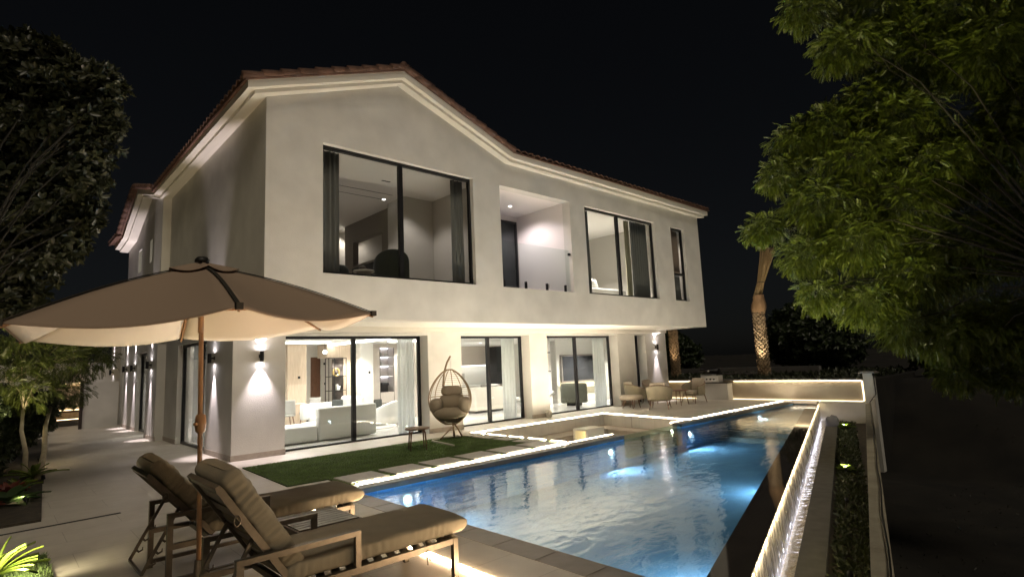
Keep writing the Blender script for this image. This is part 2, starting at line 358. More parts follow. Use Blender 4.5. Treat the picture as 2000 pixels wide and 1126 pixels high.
# ================================================================== PLANTING BED LEFT (ground level)
pb = MB(); pb.prism([(-9, -3.30), (-3.15, -3.30), (-2.75, 4.0), (-2.45, 10.5), (-9, 12.0)], -.1, .03)
struct('flower_bed_soil', pb, MATS['bed_earth'])
ls = MB(); ls.prism([(-9, -9), (-3.2, -9), (-3.21, -5.24), (-9, -5.24)], -.1, .02)
struct('grass_patch_base', ls, mat('grass_base', (.05, .075, .02), .95, noise=.4, nscale=20))

# ------------------------------------------------------------------ lawn
lw_ = MB(); lw_.prism([(-.1, -1.46), (5.45, -1.46), (5.45, -4.74), (.45, -4.74), (.45, -4.0), (-.21, -3.98)], .0, .018)
TURF = mat('turf_backing', (.055, .085, .025), .95, noise=.25, nscale=30, bump=.6, bscale=200)
struct('lawn_base', lw_, TURF)
def blades(name, n, sampler, h, mat_, wdt=.004, lean=.5):
    P = np.array([sampler() for _ in range(n)]); a = RNG.uniform(0, 6.283, n); hh = h * RNG.uniform(.6, 1.2, n)
    dx, dy = np.cos(a) * wdt, np.sin(a) * wdt; la = RNG.uniform(0, 6.283, n); ll = hh * lean * RNG.uniform(0, 1, n)
    V = np.empty((n, 3, 3)); V[:, 0] = P + np.stack([dx, dy, 0 * dx], 1); V[:, 1] = P - np.stack([dx, dy, 0 * dx], 1)
    V[:, 2] = P + np.stack([np.cos(la) * ll, np.sin(la) * ll, hh], 1)
    me = bpy.data.meshes.new(name); me.vertices.add(3 * n); me.vertices.foreach_set('co', V.ravel()); me.loops.add(3 * n)
    me.loops.foreach_set('vertex_index', np.arange(3 * n)); me.polygons.add(n); me.polygons.foreach_set('loop_start', np.arange(n) * 3); me.polygons.foreach_set('loop_total', np.full(n, 3))
    me.update(); me.materials.append(mat_); o = bpy.data.objects.new(name, me); sc.collection.objects.link(o); o['kind'] = 'stuff'; return o
def lawn_pt():
    while True:
        x = random.uniform(-.18, 5.44); y = random.uniform(-4.73, -1.47)
        if x < .45 and y < -3.97: continue
        if x < -.1 - (-1.46 - y) * .043: continue
        return (x, y, .016)
blades('lawn_grass', 70000, lawn_pt, .022, mat('turf_blade', (.15, .24, .06), .7, noise=.3, nscale=3), .004, 1.2)
blades('patch_grass', 9000, lambda: (random.uniform(-4.6, -3.21), random.uniform(-7.5, -5.25), .02), .05, mat('grass_blade', (.075, .12, .03), .7), .004, 1.0)

# ================================================================== HOUSE
house = thing('villa', 'two storey cream rendered villa with tiled roof and large black framed windows', 'house')
H = house
zs = 2.82
# ground floor walls
gw = MB()
yf, yb = -.38, .12
xs = [(0, 1.11), (4.95, 6.08), (8.83, 9.63), (13.45, 14.56), (15.27, 16.75)]
for a, c in xs: gw.box(a, c, yf, yb, 0, 2.62)
gw.box(0, 16.75, yf, yb, 2.62, zs)
# left side wall x = 0 .. .3
for a, c in ((.12, 1.62), (4.42, 7.72), (10.3, 13.0)): gw.box(0, .3, a, c, 0, 2.65)
gw.box(0, .3, .12, 13.0, 2.65, zs)
gw.box(-.22, 0, 5.9, 7.35, 0, zs)          # shallow pier on the side wall
gw.box(16.45, 16.75, .12, 13, 0, zs)       # right side
gw.box(.3, 16.45, 12.8, 13.0, 0, zs)       # back
gw.build('ground_floor_wall', PLASTER, H)
rc = MB()                                    # rounded far corner of the side wall
def rcf(a, b_): an = R(180 + 90 * 0) ; th = math.pi * (1.0 - .5 * a); return (.9 + .9 * math.cos(th) , 13.0 + .9 * math.sin(th) * 1.0, 3.2 * b_)
rc.grid(rcf, 14, 1); rc.build('rounded_corner', PLASTER, H, solid=.02)
bd = MB(); bd.prism([(.0, 13.0), (.2, 13.4), (.5, 13.7), (.9, 13.88), (.9, 13.0)], 0, 3.2); bd.build('rounded_corner_core', PLASTER, H)
# skirting
def one(nm, mt, *bx): f = MB(); f.box(*bx); return f.build(nm, mt, H)
for a, c in xs: one('skirting', SKIRT, a - .012 if a > 0 else -.012, c + .012, yf - .012, yf + .02, .004, .12)
for a, c in ((yf, 1.62), (4.42, 5.9), (7.35, 7.72), (10.3, 12.95)): one('skirting', SKIRT, -.012, .02, a + .003, c, .004, .12)
one('skirting', SKIRT, -.232, -.2, 5.89, 7.36, .004, .12)
# upper storey
UF = -2.2
up = MB()
z0, z1 = zs, 7.30
wins = [(1.17, 5.24), (6.17, 9.04), (9.75, 13.70), (14.76, 15.75)]
zwb, zwt = 3.79, 6.60
up.box(0, 16.84, UF, UF + .3, z0, zwb); up.box(0, 16.84, UF, UF + .3, zwt, z1)
xa = 0
for a, c in wins: up.box(xa, a, UF, UF + .3, zwb, zwt); xa = c
up.box(xa, 16.84, UF, UF + .3, zwb, zwt)
up.prism([(0, z1), (6.42, z1), (3.0, 8.45)], UF, UF + .3, 'y')
up.box(0, .3, UF + .3, 13.0, z0, z1) if False else None
# left side wall of upper storey with two small windows
up.box(0, .3, UF + .3, 8.48, z0, z1); up.box(0, .3, 8.48, 8.86, z0, 5.66); up.box(0, .3, 8.48, 8.86, 6.44, z1)
up.box(0, .3, 8.86, 10.3, z0, z1); up.box(0, .3, 10.3, 10.9, z0, 5.60); up.box(0, .3, 10.3, 10.9, 6.42, z1); up.box(0, .3, 10.9, 13.0, z0, z1)
up.box(-.22, 0, 5.85, 6.95, zs, z1)
up.prism([(5.9, z1), (11.0, z1), (8.65, 8.08)], -.004, .3, 'x')
up.box(16.54, 16.84, UF + .3, 13.0, z0, z1); up.box(.3, 16.54, 12.7, 13.0, z0, z1)
up.build('upper_wall', PLASTER, H)
sf = MB(); sf.box(.3, 16.54, UF + .3, 12.7, zs, zs + .2)
sf.build('soffit', TRIM, H)
db = MB(); db.box(.002, 16.838, UF - .004, UF + .0, zs, zs + .03); db.box(.3, 16.5, -.60, -.381, zs - .13, zs - .002)
db.build('soffit_beam', TRIM, H)
# cornice, mitred at the corners
def cornice(path, prof, mapper, name):
    c = MB(); k = len(prof)
    vs = [mapper(i, o, v) for i in range(len(path)) for (o, v) in prof]
    fs = [(i * k + j_, i * k + (j_ + 1) % k, (i + 1) * k + (j_ + 1) % k, (i + 1) * k + j_) for i in range(len(path) - 1) for j_ in range(k)]
    fs += [tuple(range(k - 1, -1, -1)), tuple(range((len(path) - 1) * k, len(path) * k))]
    c.add(vs, fs); return c.build(name, TRIM, H)
prof = [(0, 0), (0, -.25), (.20, -.25), (.20, -.17), (.31, -.165), (.31, 0)]
fp = [(0, 7.52), (3.02, 8.70), (6.42, 7.50), (16.84, 7.46)]
def fmap(i, o, v):
    x, z = fp[i]
    if i == 0: x = -o * 1.45; z = z - .35 * o * 1.45
    if i == 3: x = 16.84 + o
    return (x, UF - o, z + v)
cornice(fp, prof, fmap, 'front_cornice')
lp = [(UF, 7.52), (5.95, 7.42)]
def lmap(i, o, v):
    y, z = lp[i]
    if i == 0: y = UF - o; z -= .35 * o * 1.45
    return (-o * 1.45, y, z + v)
cornice(lp, prof, lmap, 'side_cornice')
lp2 = [(5.95, 7.40), (8.65, 8.12), (11.3, 7.12), (13.1, 7.0)]
def l2(i, o, v): y, z = lp2[i]; return (-o * 1.4 - .02, y, z + v)
cornice(lp2, prof, l2, 'gable_cornice')
# roofs : barrel tiles
def roof(name, org, ud, vd, wu, wv, clip=None):
    org, ud, vd = Vector(org), Vector(ud).normalized(), Vector(vd).normalized(); n = ud.cross(vd).normalized()
    if n.z < 0: n = -n
    r_ = MB(); pitch = .26; cols = max(1, int(wu / pitch)); course = .36; rows = max(1, int(wv / course + .99)); S_ = 6
    for rr in range(rows):
        v0 = rr * course; v1 = min(v0 + course * 1.06, wv + .02)
        ns = cols * S_; vs = []
        for k in range(ns + 1):
            u = k * pitch / S_; ph = (k % S_) / S_
            h = .075 * abs(math.sin(math.pi * ph)) ** .7
            vs.append(org + ud * u + vd * v0 + n * (h + .030)); vs.append(org + ud * u + vd * v1 + n * (h + .004)); vs.append(org + ud * u + vd * v0 + n * (h + .008))
        for k in range(ns):
            a = 3 * k
            r_.add([vs[a], vs[a + 3], vs[a + 4], vs[a + 1]], [(0, 1, 2, 3)], False); r_.add([vs[a + 2], vs[a + 5], vs[a + 3], vs[a]], [(0, 1, 2, 3)], False)
    # board under the tiles
    p = [org, org + ud * wu, org + ud * wu + vd * wv, org + vd * wv]
    r_.add([q for q in p] + [q - n * .03 for q in p], [(0, 1, 2, 3), (7, 6, 5, 4), (0, 4, 5, 1), (1, 5, 6, 2), (2, 6, 7, 3), (3, 7, 4, 0)])
    return r_.build(name, TILE, H)
yA = UF - .36
sl = math.atan2(1.18, 3.02)
roof('roof', (-.52, yA, 7.35), (0, 1, 0), (math.cos(sl), 0, math.sin(sl)), 8.6, 3.80)                 # gable, left slope
roof('roof', (6.55, yA, 7.50), (0, 1, 0), (-math.cos(sl), 0, math.sin(sl)), 8.6, 3.75)                 # gable, right slope
roof('roof', (6.45, yA, 7.49), (1, -.0035, 0), (0, math.cos(.33), math.sin(.33)), 10.75, 5.5)
sb = math.atan2(.75, 2.7)
roof('roof', (-.52, 5.75, 7.40), (1, 0, 0), (0, math.cos(sb), math.sin(sb)), 8, 3.0)
roof('roof', (-.52, 11.6, 7.05), (1, 0, 0), (0, -math.cos(.36), math.sin(.36)), 8, 3.15)
roof('roof', (-.66, 11.4, 7.02), (0, 1, 0), (math.cos(.35), 0, math.sin(.35)), 1.9, 2.0)
rk = MB()
def rake(a, b_, n_):
    a, b_ = Vector(a), Vector(b_); dv = (b_ - a) / n_
    for i in range(n_):
        p = a + dv * i; rk.tube([p + Vector((0, 0, .055)), p + dv * 1.12 + Vector((0, 0, .02))], [.085, .07], 8)
rake((-.55, yA + .04, 7.36), (3.02, yA + .04, 8.76), 10); rake((6.5, yA + .04, 7.52), (3.02, yA + .04, 8.76), 10)
rk.build('ridge_tiles', TILE, H); rk = MB()
rake((3.02, yA + .02, 8.80), (3.02, 6.0, 8.80), 20)
rk.build('ridge_tiles', TILE, H); rk = MB()
rake((-.58, 5.95, 7.42), (-.58, 8.65, 8.16), 8); rake((-.58, 11.5, 7.10), (-.58, 8.65, 8.16), 8)
rk.build('ridge_tiles', TILE, H)

# windows and doors --------------------------------------------------
def glazing(name, x0, x1, y, z0, z1, mull, fw=.06, glass=GLASS, xdir=True, head=.07, sill=.06, dep=.09):
    """sliding door or window; frame is the part, its pane a sub-part.  xdir False: lies in a plane x = y-argument"""
    f = MB()
    def bx(a, c, e, g_, d0=0, d1=dep):
        if xdir: f.box(a, c, y + d0, y + d1, e, g_)
        else: f.box(y + d0, y + d1, a, c, e, g_)
    bx(x0, x0 + fw, z0, z1); bx(x1 - fw, x1, z0, z1); bx(x0 + fw, x1 - fw, z1 - head, z1); bx(x0 + fw, x1 - fw, z0, z0 + sill)
    for mm in mull: bx(mm - .05, mm + .05, z0 + sill, z1 - head, -.005, dep + .005)
    fr = f.build(name, FRAME, H, bevel=.004)
    p = MB(); e = [x0 + fw] + [v for mm in mull for v in (mm - .05, mm + .05)] + [x1 - fw]
    for k in range(0, len(e), 2):
        if xdir: p.box(e[k], e[k + 1], y + .035, y + .041, z0 + sill, z1 - head)
        else: p.box(y + .035, y + .041, e[k], e[k + 1], z0 + sill, z1 - head)
    p.build('pane', glass, fr); return fr
glazing('sliding_door', 1.11, 4.95, 0, 0.004, 2.62, [2.97], fw=.07, sill=.04)
glazing('sliding_door', 6.08, 8.83, 0, 0.004, 2.62, [7.42], fw=.07, sill=.04)
glazing('sliding_door', 9.63, 13.45, 0, 0.004, 2.62, [11.48], fw=.07, sill=.04)
glazing('window', 14.56, 15.27, 0, 0.004, 2.62, [], fw=.06, sill=.04)
YW = UF + .12
glazing('window', 1.17, 5.24, YW, 3.79, 6.60, [3.14], glass=GLASSD, fw=.055)
glazing('window', 9.75, 13.70, YW, 3.79, 6.60, [11.6], glass=GLASSD, fw=.055)
wn = glazing('window', 14.76, 15.75, YW, 3.79, 6.60, [], glass=GLASSD, fw=.055)
tb = MB(); tb.box(14.815, 15.695, YW - .002, YW + .085, 4.78, 4.86); tb.build('transom', FRAME, wn)
glazing('sliding_door', 1.62, 4.42, .12, 0.004, 2.65, [2.6], xdir=False, fw=.07, glass=GLASSD)
glazing('sliding_door', 7.72, 10.3, .12, 0.004, 2.65, [8.9], xdir=False, fw=.07, glass=GLASSD)
LB = emis('lit_blind', (1, .95, .8), .09)
one('blind', LB, .18, .22, 8.48, 8.86, 5.66, 6.44); one('blind', LB, .18, .22, 10.3, 10.9, 5.60, 6.42)

# interior shell --------------------------------------------------------
iw = MB()
iw.box(.3, 16.45, 12.6, 12.78, 0, 2.80)           # far wall
iw.build('inner_wall', INWALL, H)
fl = MB(); fl.box(.30, 16.44, .10, 12.6, -.3, .003); fl.box(1.11, 4.95, 0, .1, -.3, .002); fl.box(6.08, 8.83, 0, .1, -.3, .002); fl.box(9.63, 13.45, 0, .1, -.3, .002); fl.box(14.56, 15.27, 0, .1, -.3, .002)
fl.build('indoor_floor', INFLOOR, H)
ce = MB(); ce.box(.3, 16.44, .13, 12.58, 2.72, 2.81); ce.build('indoor_ceiling', INCEIL, H)
cv = MB()
cv.box(5.2, 5.35, 2.2, 7.0, 2.66, 2.715); cv.box(6.3, 8.9, 3.9, 4.05, 2.66, 2.715); cv.box(1.4, 4.4, 4.4, 4.5, 2.67, 2.715)
cv.build('cove_light', LEDW, H)
def downlight(x, y, z, e, ang=126, col=(1, .955, .91)):
    r_ = MB(); r_.lathe([(.001, -.006), (.045, -.006), (.055, -.002), (.055, 0.0)], (x, y, z), 14); r_.build('downlight', LEDW, H)
    spot('downlight_lamp', (x, y, z - .03), (x, y, z - 1), e, ang, col, .05, .5, H)
for (x, y, e) in [(14.9, 2.0, 45), (2.2, 1.6, 55), (4.2, 2.6, 55), (2.4, 4.6, 55), (5.6, 5.4, 60), (4.2, 8.5, 70), (8.2, 8.5, 70), (7.4, 2.0, 60), (8.4, 5.8, 60), (11.2, 2.0, 60), (12.4, 6.4, 60), (14.9, 1.8, 22), (12.0, 10, 60), (1.6, 9.5, 50)]:
    downlight(x, y, 2.715, e * (1.45 if x < 9 else 2.1))
# living room fixtures seen through the glass
c = MB(); c.box(3.6, 4.25, 6.0, 6.6, .004, 2.715); c.build('wood_column', WOODL, H)
c = MB(); c.box(5.12, 6.22, 6.3, 7.1, 2.24, 2.715); c.box(5.74, 6.22, 6.3, 7.1, .004, 2.24); c.build('wood_pier', WOODL, H)
c = MB(); c.box(6.24, 6.75, 5.9, 7.1, .004, 2.715); c.build('white_pier', INWALL, H)
c = MB(); c.box(5.05, 5.45, 7.6, 7.66, .004, 2.3); c.build('inner_door', WOODD, H)
c = MB(); c.box(4.35, 5.05, 7.55, 7.7, .004, 2.715); c.box(5.45, 6.2, 7.55, 7.7, .004, 2.715); c.box(5.05, 5.45, 7.55, 7.7, 2.3, 2.715); c.build('inner_partition', INWALL, H)
for bx_ in ((3.95, 4.03, 5.985, 5.999, 1.55, 1.63), (5.55, 5.62, 7.535, 7.549, 2.0, 2.08), (5.58, 5.62, 7.535, 7.549, 1.25, 1.33), (6.55, 6.62, 5.885, 5.899, 1.6, 1.69)): one('wall_switch', BLACKM, *bx_)
# open shelving unit
sh = thing('shelving_unit', 'open black metal shelving unit with dark marble back beside the oak column', 'shelf', (5.05, 6.0, 0))
f = MB()
for (x, y) in ((0, 0), (.66, 0), (0, .28), (.66, .28), (.22, 0)): f.box(x, x + .02, y, y + .02, .006, 2.22)
for z in (.6, 1.05, 1.55, 2.2): f.box(0, .68, .0, .3, z, z + .02)
f.build('frame', BLACKM, sh); b_ = MB(); b_.box(.26, .66, .27, .29, .02, 2.19); b_.build('back_panel', MARBLE, sh)
def vase(name, loc, prof, m_, label, cat, group=None):
    v = MB(); v.lathe(prof, (0, 0, 0), 16); o = v.build(name, m_); o.location = loc; return tag(o, label, cat, group)
o = MB(); o.tube([(math.cos(a) * .11, 0, .13 + math.sin(a) * .13) for a in np.linspace(0, 6.283, 16, endpoint=False)], .035, 8, closed=True)
o = o.build('ring_sculpture', mat('gold', (.7, .5, .2), .3, metal=.8)); o.location = (5.40, 6.14, 1.575); tag(o, 'gold ring sculpture on the upper shelf of the black unit', 'sculpture')
o = MB(); o.box(0, .05, 0, .14, 0, .2); o.box(.06, .10, 0, .14, 0, .17, Matrix.Rotation(.25, 4, 'Y')); o = o.build('book', mat('book_paper', (.75, .73, .68), .7)); o.location = (5.4, 6.08, 1.073); tag(o, 'pale books leaning on the middle shelf of the black unit', 'books')
o = MB()
for k in range(5): a = k * 1.2; o.tube([(0, 0, 0), (.05 * math.cos(a), .05 * math.sin(a), .1), (.13 * math.cos(a), .1 * math.sin(a), .15)], [.02, .015, .004], 6)
o = o.build('coral_ornament', MARBLE); o.location = (5.35, 6.14, .625); tag(o, 'dark branching ornament on the lower shelf of the black unit', 'ornament')
# tall cabinet wall with lit niche
cb = thing('cabinet_wall', 'full height taupe cabinets with a lit open niche behind the armchair', 'cabinet', (6.78, 6.1, 0))
f = MB(); f.box(0, .36, 0, .5, .06, 2.55); f.box(.98, 1.6, 0, .5, .06, 2.55); f.box(.38, .96, 0, .5, .06, .86); f.box(.38, .96, .44, .5, .86, 2.55); f.box(0, 1.6, .03, .5, 2.56, 2.71)
f.build('carcass', CAB, cb); f = MB(); f.box(.365, .378, .0, .02, .06, 2.55); f.box(.962, .976, .0, .02, .06, 2.55); f.box(.38, .96, -.004, .0, .45, .47); f.box(0, 1.6, .02, .5, .004, .058)
f.build('trim', BLACKM, cb)
f = MB()
for z in (1.45, 1.85, 2.2): f.box(.38, .96, .04, .44, z, z + .02)
f.build('shelf', INWALL, cb); f = MB()
for z in (1.435, 1.835, 2.185, 2.535): f.box(.40, .94, .38, .42, z, z + .012)
f.build('shelf_light', LEDC, cb)
co = MB(); co.box(0, .3, 0, .3, 0, .36); co.box(.02, .28, -.05, 0, 0, .03); co.box(.0, .3, -.06, 0, .25, .36); co = co.build('coffee_machine', BLACKM, bevel=.01); co.location = (7.25, 6.2, .865); tag(co, 'black coffee machine in the lit cabinet niche', 'coffee machine')
for k, (x, z) in enumerate(((7.30, 2.225), (7.5, 2.225), (7.32, 1.875))):
    vase('vase', (x, 6.3, z), [(.001, 0), (.05, 0), (.07, .05), (.04, .11), (.03, .15)], GREYF, ['grey vase on the top niche shelf, left one', 'grey vase on the top niche shelf, right one', 'grey vase on the middle niche shelf'][k], 'vase', 'vases in the cabinet niche')
# pendant bulb
pe = thing('pendant_lamp', 'small glass pendant lamp hanging from the living room ceiling', 'lamp', (4.55, 5.2, 2.40))
f = MB(); f.lathe([(.001, -.06), (.05, -.045), (.07, 0), (.05, .05), (.02, .07)], (0, 0, 0), 12); f.build('globe', LEDW, pe); f = MB(); f.tube([(0, 0, .06), (0, 0, .31)], .006, 6); f.build('cord', BLACKM, pe)
# dining set
def dining_chair(loc, rz, label):
    t_ = thing('dining_chair', label, 'chair', loc, rz, 'chairs at the dining table')
    f = MB(); f.box(-.24, .24, -.24, .22, .42, .50); f.build('seat', GREYF, t_, bevel=.03)
    f = MB(); f.grid(lambda a, b_: ((a - .5) * (.48 - .08 * b_), .22 - .06 * math.cos((a - .5) * 3) + .10 * b_, .46 + .46 * b_), 8, 5); f.build('backrest', GREYF, t_, solid=.04)
    for sx in (-1, 1):
        for sy in (-1, 1):
            f = MB(); f.tube([(sx * .17, sy * .16, .43), (sx * .23, sy * .22, 0)], [.018, .011], 7); f.build('leg', WOODD, t_)
    return t_
dining_chair((3.9, 4.9, .004), R(-60), 'grey upholstered dining chair in front of the oak column, brown legs')
dining_chair((3.05, 4.7, .004), R(175), 'grey dining chair next to the lit pier at the left end of the dining table')
tt = thing('dining_table', 'pale oak dining table in front of the wood column', 'table', (3.55, 5.5, .004))
f = MB(); f.box(-.75, .4, -.28, .28, .70, .74); f.build('tabletop', WOODL, tt); f = MB(); f.box(-.5, .1, -.1, .1, 0, .70); f.build('base', WOODL, tt)
# stair rail at far left
sr = MB(); sr.tube([(2.2, 6.9, 1.9), (2.9, 6.9, 1.5), (3.5, 6.9, 1.05)], .025, 8); sr.tube([(2.6, 6.8, 1.0), (3.2, 6.8, 1.2), (3.6, 6.8, 1.2)], .02, 8)
sr.build('stair_handrail', BLACKM, H)
# sofas
def rbox(x0, x1, y0, y1, z0_, z1_, name, m_, par, bev=.06):
    f = MB(); f.box(x0, x1, y0, y1, z0_, z1_); o = f.build(name, m_, par, bevel=bev); o.modifiers['bev'].segments = 4
    for p in o.data.polygons: p.use_smooth = True
    return o
s1 = thing('sofa', 'long white sofa backing onto the left sliding door', 'sofa', (0, 0, .004))
rbox(1.4, 2.45, .95, 1.9, .02, .42, 'seat', WHITEF, s1); rbox(2.47, 4.12, 1.2, 2.1, .02, .42, 'seat', WHITEF, s1)
rbox(2.47, 4.12, .95, 1.18, .02, .84, 'backrest', WHITEF, s1, .05); rbox(3.95, 4.13, 1.19, 2.1, .43, .66, 'armrest', WHITEF, s1, .05)
s2 = thing('sofa', 'white sofa with curved back in the middle of the living room', 'sofa', (0, 0, .004))
rbox(3.5, 4.7, 3.2, 4.1, .05, .42, 'seat', WHITEF, s2); rbox(3.3, 4.7, 4.02, 4.25, .3, .78, 'backrest', WHITEF, s2); rbox(4.6, 4.85, 3.0, 4.2, .05, .95, 'armrest', WHITEF, s2, .1)
cu_ = rbox(4.15, 4.5, 3.72, 3.86, .43, .86, 'cushion', DARKF, None, .05); tag(cu_, 'dark grey cushion on the middle white sofa', 'cushion')
ac = thing('armchair', 'white curved tub armchair right of the middle sofa', 'armchair', (5.55, 3.0, .004), R(20))
f = MB(); f.grid(lambda a, b_: ((.52 + .03 * b_) * math.cos(R(-20 + 220 * a)), (.46 + .03 * b_) * math.sin(R(-20 + 220 * a)) * -1, .05 + (.45 + .25 * math.sin(math.pi * a) ** 2) * b_), 20, 4); f.build('shell', WHITEF, ac, solid=.12, bevel=.03)
rbox(-.42, .42, -.4, .4, .12, .42, 'seat', WHITEF, ac)
cu_ = rbox(5.30, 5.58, 3.2, 3.3, .44, .80, 'cushion', DARKF, None, .04); tag(cu_, 'dark cushion on the white tub armchair', 'cushion')
ct = MB(); ct.lathe([(.001, .03), (.5, .03), (.55, .015), (.55, 0), (.001, 0)], (0, 0, 0), 28); ct = ct.build('rug', GREYF); ct.location = (5.0, 2.5, .006); tag(ct, 'round grey rug in front of the white tub armchair', 'rug')

# kitchen seen through the middle door
kt = thing('kitchen_cabinet', 'taupe kitchen wall units over a lit white splashback and counter', 'kitchen cabinet', (0, 0, 0))
f = MB(); f.box(9.48, 12.3, 4.9, 5.3, 1.72, 2.5); f.build('wall_unit', CAB, kt); f = MB(); f.box(8.9, 12.3, 4.7, 5.3, .1, .88); f.build('base_unit', CAB, kt)
f = MB(); f.box(8.9, 12.3, 4.68, 5.3, .885, .925); f.build('worktop', INWALL, kt); f = MB(); f.box(8.9, 12.3, 5.28, 5.32, .925, 1.72); f.build('splashback', INWALL, kt)
f = MB(); f.box(9.5, 12.2, 5.0, 5.06, 1.70, 1.718); f.build('under_light', LEDW, kt)
f = MB(); f.box(8.9, 12.3, 4.74, 5.3, .004, .098); f.build('plinth', FRAME, kt)
one('power_socket', GREYF, 9.93, 10.05, 5.26, 5.279, 1.22, 1.32); one('power_socket', GREYF, 10.4, 10.55, 5.26, 5.279, 1.2, 1.42)
isl = thing('kitchen_island', 'cream kitchen island with a drawer behind the middle sliding door', 'kitchen island', (0, 0, 0))
f = MB(); f.box(9.2, 10.6, 2.9, 3.9, .09, .9); f.build('body', mat('island_cream', (.60, .56, .48), .45), isl); f = MB(); f.box(9.25, 10.6, 2.95, 3.85, .004, .088); f.build('plinth', FRAME, isl)
f = MB(); f.box(9.85, 10.05, 2.885, 2.899, .5, .53); f.build('handle', INWALL, isl)
tw = rbox(9.9, 10.5, 3.1, 3.5, .905, 1.0, 'towel', GREYF, None, .04); tag(tw, 'folded grey towels on the kitchen island', 'towel')
ov = MB(); ov.box(11.4, 11.95, 4.2, 4.66, .93, 2.45); ov = ov.build('oven_tower', BLACKM); tag(ov, 'tall black oven column behind the kitchen island', 'oven')
c = MB(); c.box(11.96, 12.3, 4.1, 4.66, .004, 2.5); c.box(10.7, 11.38, 4.3, 4.66, .93, 2.6) if False else None; c.build('tall_unit', CAB, kt)
bx_ = MB(); bx_.box(7.55, 7.95, 4.3, 4.9, .004, 2.715); bx_.build('kitchen_pier', CAB, H)

# tv room seen through the right door
tvr = MB(); tvr.box(13.0, 13.09, .9, 5.2, 0, 2.71) if False else None
bw = MB(); bw.box(9.47, 16.4, 4.6, 4.66, 0, 2.71) if False else None
tw_ = MB(); tw_.box(12.85, 13.55, 3.2, 3.26, 0.004, 2.715); tw_.box(13.9, 16.4, 3.2, 3.26, .004, 2.715); tw_.box(12.7, 12.849, 3.0, 3.26, .004, 2.715); tw_.build('tv_wall', INWALL, H)
c = MB(); c.box(13.02, 13.56, 3.27, 3.6, .004, .06); c.box(12.85, 13.9, 3.58, 3.64, .004, 2.715) ; c.build('niche_back', mat('niche_cream', (.65, .6, .45), .6), H)
one('niche_shelf', BLACKM, 12.9, 13.53, 3.19, 3.57, 1.32, 1.36); one('niche_shelf', BLACKM, 12.9, 13.53, 3.19, 3.57, 2.10, 2.14)
one('niche_light', LEDY, 12.95, 13.5, 3.46, 3.52, 1.305, 1.318); one('niche_light', LEDY, 12.95, 13.5, 3.46, 3.52, 2.085, 2.098)
tv = thing('television', 'large black wall mounted television in a grey frame behind the right sliding door', 'television', (0, 0, 0))
f = MB(); f.box(14.1, 16.35, 3.10, 3.199, .82, 2.0); f.build('surround', mat('tv_frame', (.25, .22, .2), .4), tv, bevel=.01)
f = MB(); f.box(14.17, 16.28, 3.085, 3.099, .89, 1.93); f.build('screen', mat('tv_screen', (.03, .032, .036), .12), tv)
tc_ = thing('media_console', 'floating cream media console glowing yellow beneath the television', 'console', (0, 0, 0))
f = MB(); f.box(13.9, 16.38, 2.85, 3.19, .62, .70); f.build('shelf', INWALL, tc_); f = MB(); f.box(13.95, 16.3, 2.95, 3.0, .60, .618); f.box(13.95, 16.3, 3.15, 3.18, .705, .72); f.build('strip_light', LEDY, tc_)
f = MB(); f.box(15.0, 16.38, 2.95, 3.19, .004, .28); f.build('lower_shelf', INWALL, tc_)
vase('sculpture', (13.2, 3.35, 2.142), [(.001, 0), (.10, 0), (.13, .12), (.06, .3), (.09, .38), (.02, .42)], mat('brown_ceramic', (.2, .1, .05), .3), 'brown twin figure on the top niche shelf beside the television', 'sculpture')
o = MB(); o.tube([(math.cos(a) * .15, 0, .24 + math.sin(a) * .2) for a in np.linspace(0, 6.283, 18, endpoint=False)], .05, 8, closed=True); o.tube([(0, 0, 0), (0, 0, .05)], .08, 10)
o = o.build('ring_sculpture', MARBLE); o.location = (13.25, 3.35, 1.362); tag(o, 'grey ring ornament on the lower lit niche shelf', 'sculpture')
ga = thing('armchair', 'dark green boxy armchair seen from behind through the right sliding door', 'armchair', (13.25, 1.75, .004), R(-48))
rbox(-.52, .52, -.4, -.18, .10, .86, 'backrest', GREENF, ga, .09); rbox(-.50, .50, -.17, .42, .10, .44, 'seat', GREENF, ga, .08)
f = MB(); f.box(-.3, .3, -.25, .3, 0, .10); f.build('base', FRAME, ga)
cl_ = thing('lounge_chair', 'white low lounge chair left of the green armchair', 'chair', (11.1, 1.9, .004), R(-15))
f = MB(); f.grid(lambda a, b_: (-.75 + 1.5 * a, (b_ - .5) * .7, .30 + .18 * (2 * a - 1) ** 2 + .32 * max(0, a - .55)), 14, 4); f.build('shell', WHITEF, cl_, solid=.1)
f = MB(); f.lathe([(.001, 0), (.28, 0), (.26, .03), (.05, .05), (.04, .28)], (0, 0, 0), 16); f.build('pedestal', BLACKM, cl_)

# curtains: vertical folds
def curtain(x0, x1, y, z0_, z1_, m_, label, amp=.035, wl=.13, group='curtains behind the windows'):
    f = MB(); n = max(12, int((x1 - x0) / wl * 8))
    f.grid(lambda a, b_: (x0 + (x1 - x0) * a, y + amp * math.sin(2 * math.pi * (x1 - x0) * a / wl + .6 * math.sin(9 * a)) * (1 + .3 * math.sin(5 * b_ + 7 * a)), z0_ + (z1_ - z0_) * b_), n, 6)
    o = f.build('curtain', m_, solid=.006); return tag(o, label, 'curtain', group)
curtain(4.35, 4.86, .22, .02, 2.70, CURT, 'white sheer curtain gathered at the right end of the left sliding door')
curtain(8.15, 8.72, .22, .02, 2.70, CURT, 'white sheer curtain gathered at the right end of the middle sliding door')
curtain(12.7, 13.35, .22, .02, 2.70, CURT, 'white sheer curtain gathered at the right end of the right sliding door')
curtain(14.62, 15.2, .2, .02, 2.70, CURT, 'white sheer curtain filling the narrow ground floor window')
curtain(1.24, 1.70, YW + .25, 3.45, 6.58, CURTG, 'dark grey curtain at the left side of the largest upper window')
